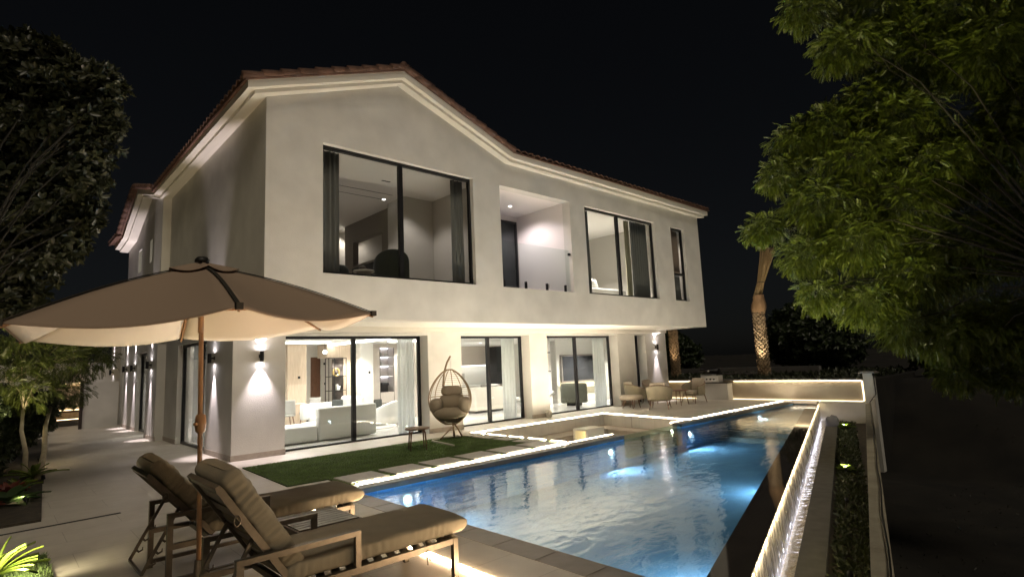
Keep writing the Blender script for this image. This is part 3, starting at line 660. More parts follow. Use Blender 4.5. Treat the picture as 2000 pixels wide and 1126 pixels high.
curtain(4.78, 5.18, YW + .25, 3.45, 6.58, CURTG, 'dark grey curtain at the right side of the largest upper window')
curtain(9.82, 10.35, YW + .25, 3.45, 6.58, CURTG, 'dark curtain at the left side of the bedroom window above the right sliding door')
curtain(12.42, 12.66, YW + .32, 3.45, 6.58, CURTO, 'olive curtain edge just right of the bedroom window mullion')
curtain(12.67, 13.65, YW + .25, 3.45, 6.58, CURTG, 'dark pleated curtain at the right side of the bedroom window')
curtain(14.8, 15.7, YW + .2, 4.9, 6.56, mat('blind_tan', (.42, .33, .27), .8), 'tan blind in the upper half of the narrow upper window')
curtain(14.8, 15.7, YW + .22, 3.5, 4.85, CURTG, 'grey curtain in the lower half of the narrow upper window')
# side-door curtain/blinds
o = MB(); o.grid(lambda a, b_: (.36 + .02 * math.sin(a * 60), 1.75 + 2.5 * a, .03 + 2.6 * b_), 90, 2); tag(o.build('curtain', CURT, solid=.006), 'pale sheer curtain behind the nearest side door', 'curtain', 'curtains behind the windows')
o = MB(); o.grid(lambda a, b_: (.36 + .02 * math.sin(a * 60), 8.9 + 1.3 * a, .03 + 2.6 * b_), 50, 2); tag(o.build('curtain', CURT, solid=.006), 'pale sheer curtain behind the farther side door', 'curtain', 'curtains behind the windows')

# upper rooms
uw = MB(); UC = 6.66; UFZ = 3.45
uw.box(5.7, 5.9, UF + .3, 7.0, UFZ, UC); uw.box(.31, 5.7, 5.3, 5.5, UFZ, UC)
uw.box(9.30, 9.45, UF + .3, 3.0, UFZ, UC)
uw.box(9.45, 14.2, 1.9, 2.1, UFZ, UC); uw.box(14.2, 14.35, UF + .3, 2.1, UFZ, UC); uw.box(14.35, 16.5, .2, .4, UFZ, UC)
uw.build('upper_inner_wall', mat('upper_wall_paint', (.50, .48, .44), .7), H)
uc = MB(); uc.box(.31, 5.9, UF + .31, 5.4, UC, UC + .1); uc.box(9.3, 16.5, UF + .31, 2.1, UC, UC + .1); uc.build('upper_ceiling', INCEIL, H)
uf_ = MB(); uf_.box(.31, 16.5, UF + .31, 6, UFZ - .2, UFZ); uf_.build('upper_floor', CAB, H)
tvw = MB(); tvw.box(4.95, 5.15, 1.6, 4.5, 3.46, 5.2); tvw.box(4.95, 5.15, 1.6, 2.0, 5.2, UC); tvw.box(4.95, 5.15, 3.9, 4.5, 5.2, UC); tvw.box(4.95, 5.15, 2.0, 3.9, 6.0, UC); tvw.build('media_partition', mat('partition_grey', (.22, .20, .17), .6), H)
tvu = MB(); tvu.box(4.90, 4.945, 2.1, 3.9, 4.15, 5.1); tag(tvu.build('television', mat('tv_screen', (.03, .03, .03), .1)), 'black television on the grey partition in the upper left room', 'television')
wr_ = MB(); wr_.box(4.7, 5.69, .3, 1.2, 3.46, UC - .002); wr_.build('wardrobe_block', mat('upper_wall_paint', (.5, .48, .44), .7), H)
sl_ = MB(); sl_.box(1.5, 4.4, .4, .43, UC - .004, UC - .001); sl_.box(1.5, 4.4, .9, .93, UC - .004, UC - .001); sl_.box(2.3, 2.5, 1.5, 1.56, UC - .005, UC - .001); sl_.box(3.5, 3.75, -.6, -.54, UC - .005, UC - .001)
sl_.build('ceiling_grille', BLACKM, H)
spot('room_lamp', (5.4, 4.9, 6.55), (4.0, 4.6, 4.5), 15, 150, (1, .9, .8), .05, .5, H); spot('room_lamp', (4.3, -.6, 6.6), (4.5, -.2, 0), 22, 120, (1, .9, .84), .06, .5, H); spot('room_lamp', (3.0, 1.2, 6.6), (3, 1.2, 0), 40, 115, (1, .92, .84), .06, .5, H)
bb = MB(); bb.lathe([(.001, -.006), (.05, -.006), (.05, 0)], (4.4, .9, UC), 12); bb.build('downlight', LEDW, H)
uc_ = thing('lounge_chair', 'dark rounded chair behind the mullion of the largest upper window', 'chair', (3.55, -.9, UFZ), R(160))
f = MB(); f.grid(lambda a, b_: (.40 * math.cos(R(200 * a - 10)), .34 * math.sin(R(200 * a - 10)), .3 + (.5 + .45 * math.sin(math.pi * a) ** .6) * b_), 18, 4); f.build('shell', DARKF, uc_, solid=.10, bevel=.03)
rbox(-.34, .34, -.35, .25, .25, .52, 'seat', DARKF, uc_)
f = MB(); f.lathe([(.001, 0), (.25, 0), (.05, .03), (.04, .25)], (0, 0, 0), 12); f.build('pedestal', BLACKM, uc_)
uc2 = rbox(1.75, 2.25, -1.3, -.8, UFZ + .1, UFZ + .75, 'pouf', DARKF, None, .15); tag(uc2, 'dark rounded seat in the lower left corner of the largest upper window', 'chair')
stb = thing('side_table', 'round cream drum side table in the largest upper window', 'table', (2.62, -1.2, UFZ))
f = MB(); f.lathe([(.001, 0), (.17, 0), (.17, .60), (.001, .60)], (0, 0, 0), 20); f.build('drum', TRIM, stb); f = MB(); f.lathe([(.001, .605), (.24, .605), (.25, .625), (.24, .645), (.001, .645)], (0, 0, 0), 24); f.build('tabletop', TRIM, stb)
vase('bowl', (2.6, -1.2, UFZ + .646), [(.001, 0), (.05, 0), (.1, .05), (.06, .10), (.02, .12)], MARBLE, 'small dark bowl on the round side table upstairs', 'bowl')
# bedroom
bed = thing('bed', 'white bed with headboard in the upper right bedroom', 'bed', (0, 0, UFZ))
rbox(11.3, 13.4, -1.0, 1.0, .1, .80, 'mattress', WHITEF, bed, .1); rbox(11.25, 13.45, 1.01, 1.12, .1, 1.45, 'headboard', GREYF, bed, .04)
pl = MB()
for k, (x, y, r_) in enumerate(((11.75, -.75, .25), (12.15, -.45, -.1), (12.5, .1, .0))):
    o = MB(); o.grid(lambda a, b_: ((a - .5) * .6, (b_ - .5) * .0 + .10 * math.sin(math.pi * a) * math.sin(math.pi * b_), (b_) * .42), 8, 8); o.grid(lambda a, b_: ((a - .5) * .6, -.10 * math.sin(math.pi * a) * math.sin(math.pi * b_), b_ * .42), 8, 8)
    o = o.build('pillow', WHITEF); o.location = (x, y, UFZ + .82); o.rotation_euler = (R(-20), 0, r_); tag(o, ['white pillow at the window end of the bed', 'white pillow leaning in the middle of the bed', 'white pillow nearest the headboard of the bed'][k], 'pillow', 'pillows on the bed')
ns = MB(); ns.box(12.3, 12.7, -1.6, -1.15, UFZ, UFZ + .5); tag(ns.build('nightstand', INWALL, bevel=.02), 'white bedside cabinet right of the bedroom window mullion', 'nightstand')
spot('bed_lamp', (11.5, -.4, 6.58), (11.5, -.2, 0), 340, 116, (1, .92, .82), .06, .5, H)
bb = MB(); bb.box(11.2, 11.4, .5, .55, UC - .005, UC - .001); bb.build('ceiling_grille', BLACKM, H)
spot('bath_lamp', (15.4, -1.2, 6.6), (15.2, -1.5, 0), 45, 112, (1, .88, .8), .06, .5, H)
# balcony recess
bl = MB()
bl.box(6.17, 9.04, .15, .3, 3.78, 6.62)               # back
bl.box(9.04, 9.30, UF + .301, .3, 3.78, 6.62); bl.box(5.901, 6.17, UF + .301, .3, 3.78, 6.62)
bl.box(5.91, 9.29, UF + .301, .3, 6.62, 6.72); bl.box(5.91, 9.29, UF + .301, .3, 3.56, 3.78)
bl.build('balcony_recess', mat('balcony_plaster', (.72, .68, .66), .8, bump=.2, bscale=80), H)
bdoor = glazing('balcony_door', 6.25, 8.92, .055, 3.80, 6.42, [7.3], glass=sheet_glass('door_glass_dark', (.35, .4, .42), .08))
bc = MB(); bc.box(6.35, 8.85, .145, .149, 3.8, 6.4); bc.build('door_blind', mat('blind_grey', (.30, .33, .34), .8), H)
bb = MB(); bb.lathe([(.001, -.006), (.05, -.006), (.05, 0)], (7.9, -.75, 6.618), 14); bb.build('downlight', LEDW, H)
spot('balcony_lamp', (7.9, -.75, 6.56), (8.3, -.75, 3.8), 34, 140, (1, .87, .88), .05, .6, H)
so = MB(); so.box(9.022, 9.039, -1.2, -1.1, 4.05, 4.18); so.build('power_socket', GREYF, H)
bg = thing('balcony_balustrade', 'frameless glass balustrade on small black clamps across the balcony opening', 'balustrade', (0, 0, 0))
f = MB(); f.box(6.22, 8.98, UF + .08, UF + .096, 3.83, 5.08); f.build('pane', RAILG, bg)
for x in (6.27, 7.1, 7.95, 8.75):
    f = MB(); f.box(x - .03, x + .03, UF + .06, UF + .12, 3.785, 4.0); f.build('clamp', BLACKM, bg, bevel=.005)
f = MB(); f.box(8.95, 9.035, UF + .06, UF + .11, 4.92, 4.99); f.build('clamp', BLACKM, bg)

# wall lamps : up and down cylinders with their own light
def wall_lamp(x, y, z, nx, ny, e, label, col=(1, .86, .90), ang=46):
    t_ = thing('wall_lamp', label, 'wall lamp', (x, y, z), math.atan2(ny, nx), 'up and down wall lamps on the villa')
    f = MB(); f.box(.0, .02, -.03, .03, -.04, .04); f.box(.02, .07, -.015, .015, -.02, .02); f.build('bracket', BLACKM, t_)
    f = MB(); f.lathe([(.001, -.105), (.038, -.105), (.04, -.11), (.042, -.10), (.042, .10), (.04, .11), (.038, .105), (.001, .105)], (.11, 0, 0), 16); f.build('lamp_body', BLACKM, t_)
    f = MB(); f.lathe([(.001, -.1085), (.030, -.1085), (.030, -.106)], (.11, 0, 0), 12); f.lathe([(.001, .1085), (.030, .1085), (.030, .106)], (.11, 0, 0), 12); f.build('lens', BULB, t_)
    spot('beam_down', (.11, 0, -.125), (.075, 0, -2), e, ang, col, .02, .85, t_); spot('beam_up', (.11, 0, .125), (.075, 0, 2), e * 2.0, ang, col, .02, .85, t_)
wall_lamp(.56, yf, 2.16, 0, -1, 42, 'black cylinder wall lamp on the front face of the left pier', ang=70)
wall_lamp(0, .93, 2.18, -1, 0, 60, 'black cylinder wall lamp on the side wall left of the left pier', ang=44)
wall_lamp(15.95, yf, 2.14, 0, -1, 42, 'black cylinder wall lamp at the far right end of the front wall')
wall_lamp(-.22, 6.65, 2.18, -1, 0, 70, 'wall lamp on the shallow side pier between the two side doors', ang=34)
wall_lamp(0, 10.7, 2.16, -1, 0, 80, 'wall lamp on the side wall beyond the farther side door', ang=32)
wall_lamp(0, 12.3, 2.16, -1, 0, 80, 'wall lamp just before the rounded far corner of the side wall', ang=32)
wall_lamp(.05, 15.9, 2.1, -1, 0, 80, 'small far wall lamp beyond the garden gate', ang=30)

# gate wall at the back left, with the lit niche behind the open gate
gwall = MB(); gwall.box(-1.12, -.0, 13.9, 14.1, 0, 1.72) ; gwall.box(-6, -2.05, 13.9, 14.1, 0, 1.95); gwall.box(-6, .3, 16.6, 16.8, 0, 2.55); gwall.box(0.05, .3, 14.1, 16.6, 0, 4.2)
tag(gwall.build('garden_wall', PLASTER), 'grey rendered wall beside the garden gate at the back left', 'wall')
gt = thing('garden_gate', 'dark slatted gate standing open at the end of the side path', 'gate', (-1.2, 13.85, 0))
f = MB(); f.box(-.03, .07, -.08, .05, 0, 1.78); f.box(-.84, -.76, -.08, .05, 0, 1.78); f.build('post', mat('gate_brown', (.035, .022, .018), .5), gt)
f = MB(); f.box(.055, .08, -.12, -.08, .7, 1.25); f.build('handle', BLACKM, gt)
ni = thing('garden_niche', 'lit stone niche with a console shelf seen through the open gate', 'niche', (-1.9, 15.6, 0))
f = MB(); f.box(-.5, 1.1, .9, .98, 0.2, 1.75); f.build('stone_panel', mat('rough_stone', (.50, .40, .28), .9, noise=.2, nscale=14, bump=1.0, bscale=14), ni)
f = MB(); f.box(-.5, 1.1, .4, .9, .56, .62); f.box(-.5, 1.1, .42, .9, .2, .26); f.build('shelf', mat('walnut', (.10, .06, .04), .5), ni)
f = MB(); f.box(-.5, 1.1, .80, .84, 1.70, 1.72); f.box(-.5, 1.1, .84, .87, .625, .64); f.box(-.5, 1.1, .46, .5, .27, .285); f.build('strip_light', LEDG, ni)
po = MB()
for k in range(14):
    a = k * 2.4; r_ = .1 + .1 * random.random(); po.tube([(0, 0, 0), (r_ * .6 * math.cos(a), r_ * .6 * math.sin(a), .13 + .1 * random.random()), (r_ * 1.4 * math.cos(a), r_ * 1.4 * math.sin(a), .12 + .2 * random.random())], [.004, .02, .002], 5)
po = po.build('potted_plant', mat('leaf_dark', (.05, .09, .03), .6)); po.location = (-1.2, 16.2, .625); tag(po, 'small leafy plant on the lit niche shelf', 'plant')

# ================================================================== POOLSIDE
# LED strips
ST = 'light strips set in the poolside paving'
mat('steel_dull', (.30, .28, .25), .5, metal=.4)
def strip(pts, wdt, m_, label, z=.006, h=.012, lips=True):
    f = MB()
    for a, b_ in pts: f.bar((a[0], a[1], z + h / 2 - .004), (b_[0], b_[1], z + h / 2 - .004), wdt, h - .004)
    o_ = tag(f.build('light_strip', m_), label, 'light strip', ST)
    if not lips: return o_
    for sd in (-1, 1):
        f = MB()
        for a, b_ in pts:
            a2, b2 = Vector((a[0], a[1], z + h / 2)), Vector((b_[0], b_[1], z + h / 2)); t_ = (b2 - a2).normalized(); n_ = Vector((t_.y, -t_.x, 0)) * sd * (wdt / 2 + .003)
            f.bar(a2 + n_, b2 + n_, .005, h + .004)
        f.build('channel_edge', MATS['steel_dull'], o_)
    return o_
strip([((.56, -4.80), (7.11, -4.80))], .05, LED, 'warm white light strip along the lawn side of the pool')
strip([((9.62, -4.80), (16.89, -4.80))], .05, emis('led_far', (1, .86, .66), 34), 'warm white light strip along the pool beside the far seating terrace')
strip([((5.66, -1.405), (11.08, -1.405))], .05, LED, 'light strip along the house side of the sunken seating pit')
strip([((11.05, -1.47), (10.51, -4.76))], .05, LED, 'light strip along the far side of the sunken seating pit')
strip([((5.455, a_), (5.455, b2_)) for a_, b2_ in ((-1.48, -2.02), (-2.16, -2.80), (-2.94, -3.42), (-3.60, -4.16), (-4.32, -4.76))], .05, LED, 'broken light strip between the lawn slabs and the seating pit', z=.034)
strip([((16.9, -4.86), (16.9, -6.02))], .06, emis('led_end', (1, .86, .66), 3), 'short light strip across the far end of the pool', z=.02)
strip([((-.50, -5.30), (-.62, -13.4))], .06, LEDN, 'amber light strip crossing the paving under the sun loungers', lips=False)
# stepping slabs
SLAB = mat('slab_stone', (.42, .39, .34), .6, noise=.08, nscale=8, bump=.12, bscale=80)
first = None
for k in range(6):
    o = MB(); o.box(0, .69, 0, .62, 0, .022); ob = o.build('stepping_slab', SLAB, bevel=.005); ob.location = (.50 + k * .82, -4.72, .0195)
    tag(ob, ['pale stepping slab nearest the loungers, beside the pool strip', 'second stepping slab along the pool from the loungers', 'third stepping slab along the pool from the loungers', 'fourth stepping slab along the pool from the loungers', 'fifth stepping slab along the pool, past the swing chair', 'last stepping slab along the pool, before the seating pit'][k], 'paving slab', 'slabs along the pool edge')
for k, (a, c_) in enumerate(((-2.04, -1.52), (-2.80, -2.16), (-3.42, -2.94), (-4.05, -3.60))):
    o = MB(); o.box(-.30, .13, a, c_, 0, .022); ob = o.build('stepping_slab', SLAB, bevel=.005); ob.location = (5.27, 0, .0195)
    tag(ob, ['slab at the house end of the short row beside the seating pit', 'second slab from the house beside the seating pit', 'third slab from the house beside the seating pit', 'slab at the pool end of the short row beside the seating pit'][k], 'paving slab', 'slabs beside the seating pit')
# sunken pit
SPA = mat('pit_stone', (.34, .29, .235), .55, noise=.06, nscale=6)
s = MB(); s.prism([(5.5, -4.98), (10.45, -4.98), (11.0, -1.45), (5.5, -1.45)], -1.0, -.80); s.prism([(5.5, -2.1), (10.9, -2.1), (11.0, -1.45), (5.5, -1.45)], -.80, -.37); s.prism([(9.85, -4.9), (10.45, -4.9), (10.9, -2.101), (10.3, -2.101)], -.80, -.37); s.box(5.5, 6.1, -4.9, -2.1, -.80, -.37)
s.box(5.38, 5.5, -4.9, -1.45, -1.0, -.36); s.box(5.5, 7.1, -4.975, -4.84, -.8, -.09); s.box(9.6, 10.45, -4.975, -4.84, -.8, -.09)
s.box(5.5, 11.1, -1.449, -1.40, -.8, -.36); s.prism([(10.452, -4.9), (10.6, -4.9), (11.15, -1.46), (11.002, -1.46)], -.8, -.36)
struct('seating_pit', s, SPA)
gp = MB(); gp.box(7.1, 9.6, -5.0, -4.975, -.55, -.02); tag(gp.build('pit_glass', sheet_glass('pit_glass', (.85, .95, .9), .06)), 'low glass panel dividing the seating pit from the pool', 'glass panel')
fb = thing('fire_box', 'low cream box with a glowing open side inside the seating pit', 'fire box', (8.35, -2.95, -.799))
f = MB(); f.box(0, .75, 0, .06, 0, .62); f.box(0, .75, .44, .5, 0, .62); f.box(.69, .75, .06, .44, 0, .62); f.box(0, .75, .0, .5, .62, .67); f.box(0, .03, .06, .44, 0, .12); f.build('body', TRIM, fb)
f = MB(); f.box(.66, .688, .08, .42, .14, .6); f.build('back_glow', LEDY, fb)
# underwater lamps
for k, (x, y, dy) in enumerate(((1.27, -5.1, -1), (6.55, -5.1, -1), (9.96, -5.1, -1), (14.18, -5.1, -1), (6.4, wy(6.4, q0), 1), (1.9, wy(1.9, q0), 1))):
    t_ = thing('pool_lamp', ['underwater lamp in the pool wall nearest the loungers', 'underwater lamp in the pool wall just before the pit glass', 'underwater lamp in the pool wall just beyond the pit glass', 'underwater lamp in the pool wall by the far shallow shelf', 'underwater lamp in the infinity edge wall, middle of the pool', 'underwater lamp in the infinity edge wall at the near end'][k], 'pool light', (x, y, -.30), 0 if dy < 0 else math.pi + .3, 'underwater lamps round the pool')
    f = MB(); f.grid(lambda a, b_: (.055 * b_ * math.cos(6.2832 * a), -.03 * (1 - b_ ** 2) - .02, .055 * b_ * math.sin(6.2832 * a)), 16, 3); f.build('lens', POOLG, t_)
    f = MB(); f.tube([(math.cos(a) * .09, -.015, math.sin(a) * .09) for a in np.linspace(0, 6.283, 18, endpoint=False)], .014, 6, closed=True); f.build('bezel', mat('steel', (.5, .5, .5), .3, metal=.9), t_)
    spot('pool_beam', (0, -.07, 0), (0, -2.0, .05), (46, 30, 38, 36, 20, 22)[k], 176, (.70, .88, 1.0), .06, .25, t_)
# cascade lighting
cl1 = MB(); cl1.bar(uq(-2.4, q1 + .03, -.64), uq(16.2, q1 + .03, -.64), .012, .012); tag(cl1.build('light_strip', emis('led_cascade_cool', (.84, .84, 1), 2.6)), 'cool light strip in the catch channel at the foot of the cascade', 'light strip', ST)
cl2 = MB(); cl2.bar(uq(-2.4, q1 + .020, -.118), uq(16.2, q1 + .020, -.118), .010, .010); tag(cl2.build('light_strip', emis('led_cascade', (1, .80, .48), 7)), 'golden light strip under the lip of the cascade', 'light strip', ST)

# end wall with the barbecue counter
EWP = mat('warm_plaster', (.40, .345, .265), .85, noise=.06, nscale=2, bump=.6, bscale=50)
ew = thing('garden_wall', 'low cream garden wall with light strips behind the far seating', 'wall', (0, 0, 0))
f = MB(); f.box(17.4, 17.6, -7.28, 3.2, .0, .70); f.build('wall', EWP, ew); f = MB(); f.box(17.34, 17.66, -7.26, 3.2, .70, .745); f.build('coping', mat('coping_grey', (.22, .2, .18), .5), ew)
f = MB(); f.box(17.35, 17.375, -7.2, -2.85, .672, .695); f.box(17.35, 17.375, -1.4, 3.1, .672, .695); f.build('strip_light', LEDG, ew)
f = MB(); f.box(17.36, 17.385, -7.2, 3.1, .006, .018); f.box(17.36, 17.385, -7.24, -7.215, .03, .67); f.build('strip_light', emis('led_soft_gold', (1, .78, .48), 1.1), ew)
kc = thing('barbecue_counter', 'rendered counter block carrying the barbecue at the far wall', 'counter', (0, 0, 0))
f = MB(); f.box(16.95, 17.335, -2.78, -1.45, .0, .63); f.build('body', PLASTER, kc); f = MB(); f.box(16.9, 17.335, -2.82, -1.41, .63, .665); f.build('worktop', mat('black_granite', (.03, .03, .03), .15), kc)
bq = thing('barbecue', 'steel gas barbecue with black lid on the counter at the far wall', 'barbecue', (17.12, -2.08, .667))
f = MB(); f.box(-.2, .2, -.36, .36, .0, .26); f.build('body', mat('steel_brushed', (.62, .60, .58), .45, metal=.6), bq, bevel=.01)
f = MB(); f.grid(lambda a, b_: (-.21 + .42 * a, -.36 + .72 * b_, .265 + .27 * math.sin(math.pi * min(.96, a * .75 + .22))), 12, 2); f.add([(-.2, s_ * .355, .262) for s_ in (-1, 1)] + [(.2, s_ * .355, .262) for s_ in (-1, 1)], [(0, 1, 3, 2)]); f.build('lid', BLACKM, bq, solid=.02)
f = MB(); f.bar((-.25, -.33, .30), (-.25, .33, .30), .02); f.build('handle', MATS['steel'], bq)
for yk in (-.2, -.05, .1, .25):
    f = MB(); f.tube([(-.20, yk, .12), (-.235, yk, .12)], .028, 10); f.build('knob', BLACKM, bq)
f = MB(); f.add([(-.208, -.03, .41), (-.208, .05, .41), (-.214, .05, .45), (-.214, .0, .47), (-.21, -.04, .45)], [(0, 1, 2, 3, 4)]); f.build('emblem', TRIM, bq, solid=.004)
gpst = thing('gate_post', 'rendered post with flat cap at the right end of the lit wall', 'post', (17.45, -7.42, 0))
f = MB(); f.box(-.14, .14, -.14, .14, -2.2, .92); f.build('shaft', PLASTER, gpst); f = MB(); f.prism([(-.24, -.24), (.24, -.24), (.24, .24), (-.24, .24)], .92, .96); f.prism([(-.2, -.2), (.2, -.2), (.2, .2), (-.2, .2)], .96, .985); f.build('cap', mat('coping_grey', (.2, .2, .2), .5), gpst)
# boundary wall on the right
bwm = MB()
A, B = Vector(uq(-5.0, 11.42)), Vector(uq(14.2, 12.0)); dirv = (B - A).normalized(); nv = Vector((dirv.y, -dirv.x, 0))
vs = []
for P_ in (A, B):
    for o_, z in ((0, -2.2), (.16, -2.2), (.16, -.02), (0, -.02)): vs.append(P_ + nv * o_ + Vector((0, 0, z)))
bwm.add(vs, [(0, 1, 2, 3), (7, 6, 5, 4), (0, 4, 5, 1), (1, 5, 6, 2), (2, 6, 7, 3), (3, 7, 4, 0)])
tag(bwm.build('boundary_wall', mat('aged_plaster', (.32, .29, .215), .9, noise=.2, nscale=3, bump=.8, bscale=20)), 'long weathered boundary wall right of the planting bed', 'wall')
cb_ = MB(); pts = [A.lerp(B, k / 60) + nv * (.13 + .008 * math.sin(k * .7)) + Vector((0, 0, .0)) for k in range(61)]
pts += [Vector((17.38, -7.58, .25)), Vector((17.36, -7.58, .85))]
cb_.tube(pts, .012, 6); tag(cb_.build('cable', BLACKM), 'thin black cable running along the top of the boundary wall', 'cable')
# low planters and steps behind the lit wall
for k, (x, y0, y1, zt) in enumerate(((20.5, -2.9, -.6, .88), (22.5, -4.2, 2.4, 1.05))):
    f = MB(); f.box(x, x + .3, y0, y1, -2, zt); tag(f.build('planter_wall', mat('grey_render', (.16, .15, .14), .9)), ['lower dim grey planter wall behind the barbecue', 'higher dim grey planter wall far behind the barbecue'][k], 'wall')
bed2 = MB(); bed2.box(17.62, 24, -7.3, 9, -3.2, .66); struct('upper_bed_soil', bed2, mat('dark_soil', (.018, .015, .011)))

# ================================================================== FURNITURE
# sun loungers -- built along +x, head at -x
def lounger(loc, label, top_=(-.08, 1.06)):
    t_ = thing('sun_lounger', label, 'sun lounger', loc, 0, 'sun loungers by the pool')
    s_ = .045; W = .38; L0, L1 = 0.0, 1.74
    f = MB()
    for sy in (-1, 1):
        f.bar((L0, sy * W, .34), (L1, sy * W, .34), s_, s_)
        f.bar((L0 + .02, sy * W, .06), (.95, sy * W, .06), s_ * .8, s_ * .8)
    f.bar((L1 - .02, -W, .34), (L1 - .02, W, .34), s_); f.bar((.36, -W, .34), (.36, W, .34), s_ * .9)
    for k in range(12): f.bar((.45 + k * .115, -W, .345), (.72 + k * .115, W, .345), .06, .015)
    f.build('seat_frame', BRONZE, t_)
    for sy in (-1, 1):
        for xx, z_ in ((L0 + .02, .60), (L1 - .02, .34)):
            f = MB(); f.bar((xx, sy * (W + .003), 0.002), (xx, sy * (W + .003), z_ + .02), s_, s_, (0, 1, 0)); f.build('leg', BRONZE, t_)
        f = MB(); f.bar((L0 - .003, sy * (W + .001), .60), (.86, sy * (W + .001), .60), s_ * 1.1, s_ * .8); f.bar((.84, sy * (W + .001), .36), (.84, sy * (W + .001), .59), s_ * .9, s_ * .9, (0, 1, 0)); f.build('armrest', BRONZE, t_)
    # backrest, raised: from hinge (.72,.36) to head (-.16, 1.0)
    a0 = Vector((.38, 0, .37)); a1 = Vector((top_[0], 0, top_[1])); dv = (a1 - a0); nrm = Vector((dv.z, 0, -dv.x)).normalized()
    if nrm.z < 0: nrm = -nrm
    f = MB(); bw_ = .33
    for sy in (-1, 1): f.bar(a0 + Vector((0, sy * bw_, 0)), a1 + Vector((0, sy * bw_, 0)), .035, .045, tuple(nrm))
    f.bar(a1 + Vector((0, -bw_ - .02, 0)), a1 + Vector((0, bw_ + .02, 0)), .05, .035, tuple(nrm))
    f.build('backrest_frame', BRONZE, t_)
    f = MB()
    for k in range(6):
        p_ = a0 + dv * (.08 + k * .155); q_ = dv.normalized() * .045
        v4 = [p_ - q_ + Vector((0, -bw_, 0)), p_ - q_ + Vector((0, bw_, 0)), p_ + q_ + Vector((0, bw_, 0)), p_ + q_ + Vector((0, -bw_, 0))]
        f.add(v4 + [v + nrm * .014 for v in v4], [(0, 1, 2, 3), (7, 6, 5, 4), (0, 4, 5, 1), (1, 5, 6, 2), (2, 6, 7, 3), (3, 7, 4, 0)])
    f.build('back_slats', BRONZE, t_)
    # adjusting arms with notches
    f = MB()
    top = a0 + dv * .50
    for sy in (-1, 1):
        y = sy * (bw_ - .05); A_ = Vector((top.x, y, top.z)); B_ = Vector((-.16, y, .14))
        f.bar(A_, B_, .025, .02, (0, 1, 0)); dd = (B_ - A_)
        for k in range(3):
            c0 = A_ + dd * (.50 + k * .17); nn = Vector((dd.z, 0, -dd.x)).normalized()
            if nn.x < 0: nn = -nn
            f.tube([c0, c0 + nn * .035 + dd.normalized() * .012, c0 + nn * .055 - dd.normalized() * .012, c0 + nn * .045 - dd.normalized() * .035], [.012, .010, .008, .004], 6)
    f.bar((-.16, -bw_ + .05, .14), (-.16, bw_ - .05, .14), .02)
    f.build('recliner_arm', BRONZE, t_)
    # cushions
    def pad(c0, c1, up, wd, th, name, seed, bulge=.0, wrk=.3):
        c0, c1, up = Vector(c0), Vector(c1), Vector(up).normalized(); ax = c1 - c0; Ln = ax.length; axn = ax / Ln; side = Vector((0, 1, 0))
        nu, nv_ = 90, 48; f = MB(); ph = seed
        def fn(a, b_):
            th_ = 2 * math.pi * b_; n_ = 5.0
            cx_ = math.copysign(abs(math.cos(th_)) ** (2 / n_), math.cos(th_)); cz_ = math.copysign(abs(math.sin(th_)) ** (2 / n_), math.sin(th_))
            e_ = min(1, min(a, 1 - a) / .055); e_ = (1 - (1 - e_) ** 2) ** .5 if e_ < 1 else 1
            sc_ = .02 + .98 * e_
            w_ = wd / 2 * cx_ * (.93 + .07 * e_); h_ = th / 2 * cz_ * sc_ * (1 + bulge * math.sin(math.pi * a))
            wr = 0
            if abs(cx_) > .9: wr = .006 * (math.sin(a * Ln * 95 + ph + 2.4 * math.sin(th_ * 2 + a * 9)) * (.5 + .5 * math.sin(a * 17 + ph)) + .5 * math.sin(a * Ln * 141 + 3 * math.sin(a * 11))) * (1 - abs(cz_) * .5)
            wr2 = .006 * math.sin(a * 23 + ph) * math.sin(th_ * 3 + ph) + wrk * .0028 * (math.sin(a * 57 + 4 * math.cos(th_) + ph) * math.sin(a * 13.7 + th_) + .7 * math.sin(a * 93 - 5 * math.sin(th_)) * math.sin(a * 7.1 + 2))
            return c0 + axn * (Ln * a) + side * (w_ + wr * (1 if cx_ > 0 else -1)) + up * (th / 2 + h_ + wr2)
        f.grid(fn, nu, nv_)
        return f.build(name, CUSH, t_)
    pad((.33, 0, .365), (1.90, 0, .365), (0, 0, 1), .72, .15, 'seat_cushion', 1.0)
    bc0 = a0 + nrm * .02 + Vector((-.02, 0, .0)); pad(bc0, a1 + nrm * .02 + dv.normalized() * .06, nrm, .68, .16, 'back_cushion', 2.0, .12, 1.0)
    f = MB(); f.tube([(1.42, -.385, .40), (1.43, -.40, .33), (1.44, -.402, .22)], .006, 5); f.tube([(1.43, -.395, .36), (1.45, -.405, .31), (1.46, -.406, .25)], .005, 5); f.build('tie', CUSH, t_)
    f = MB(); f.tube([Vector(a1 - dv * .28 - nrm * .03) + Vector((.035 * math.cos(a) * -.6, -.36, .035 * math.sin(a))) for a in np.linspace(0, 6.283, 10, endpoint=False)], .005, 5, closed=True); f.build('ring', BRONZE, t_)
    return t_
lounger((-2.54, -6.98, 0), 'farther sun lounger with raised back, between the umbrella pole and the house', (-.14, .95))
lounger((-2.52, -8.78, 0), 'nearer sun lounger with steeply raised back, in front of the umbrella pole', (-.10, 1.07))
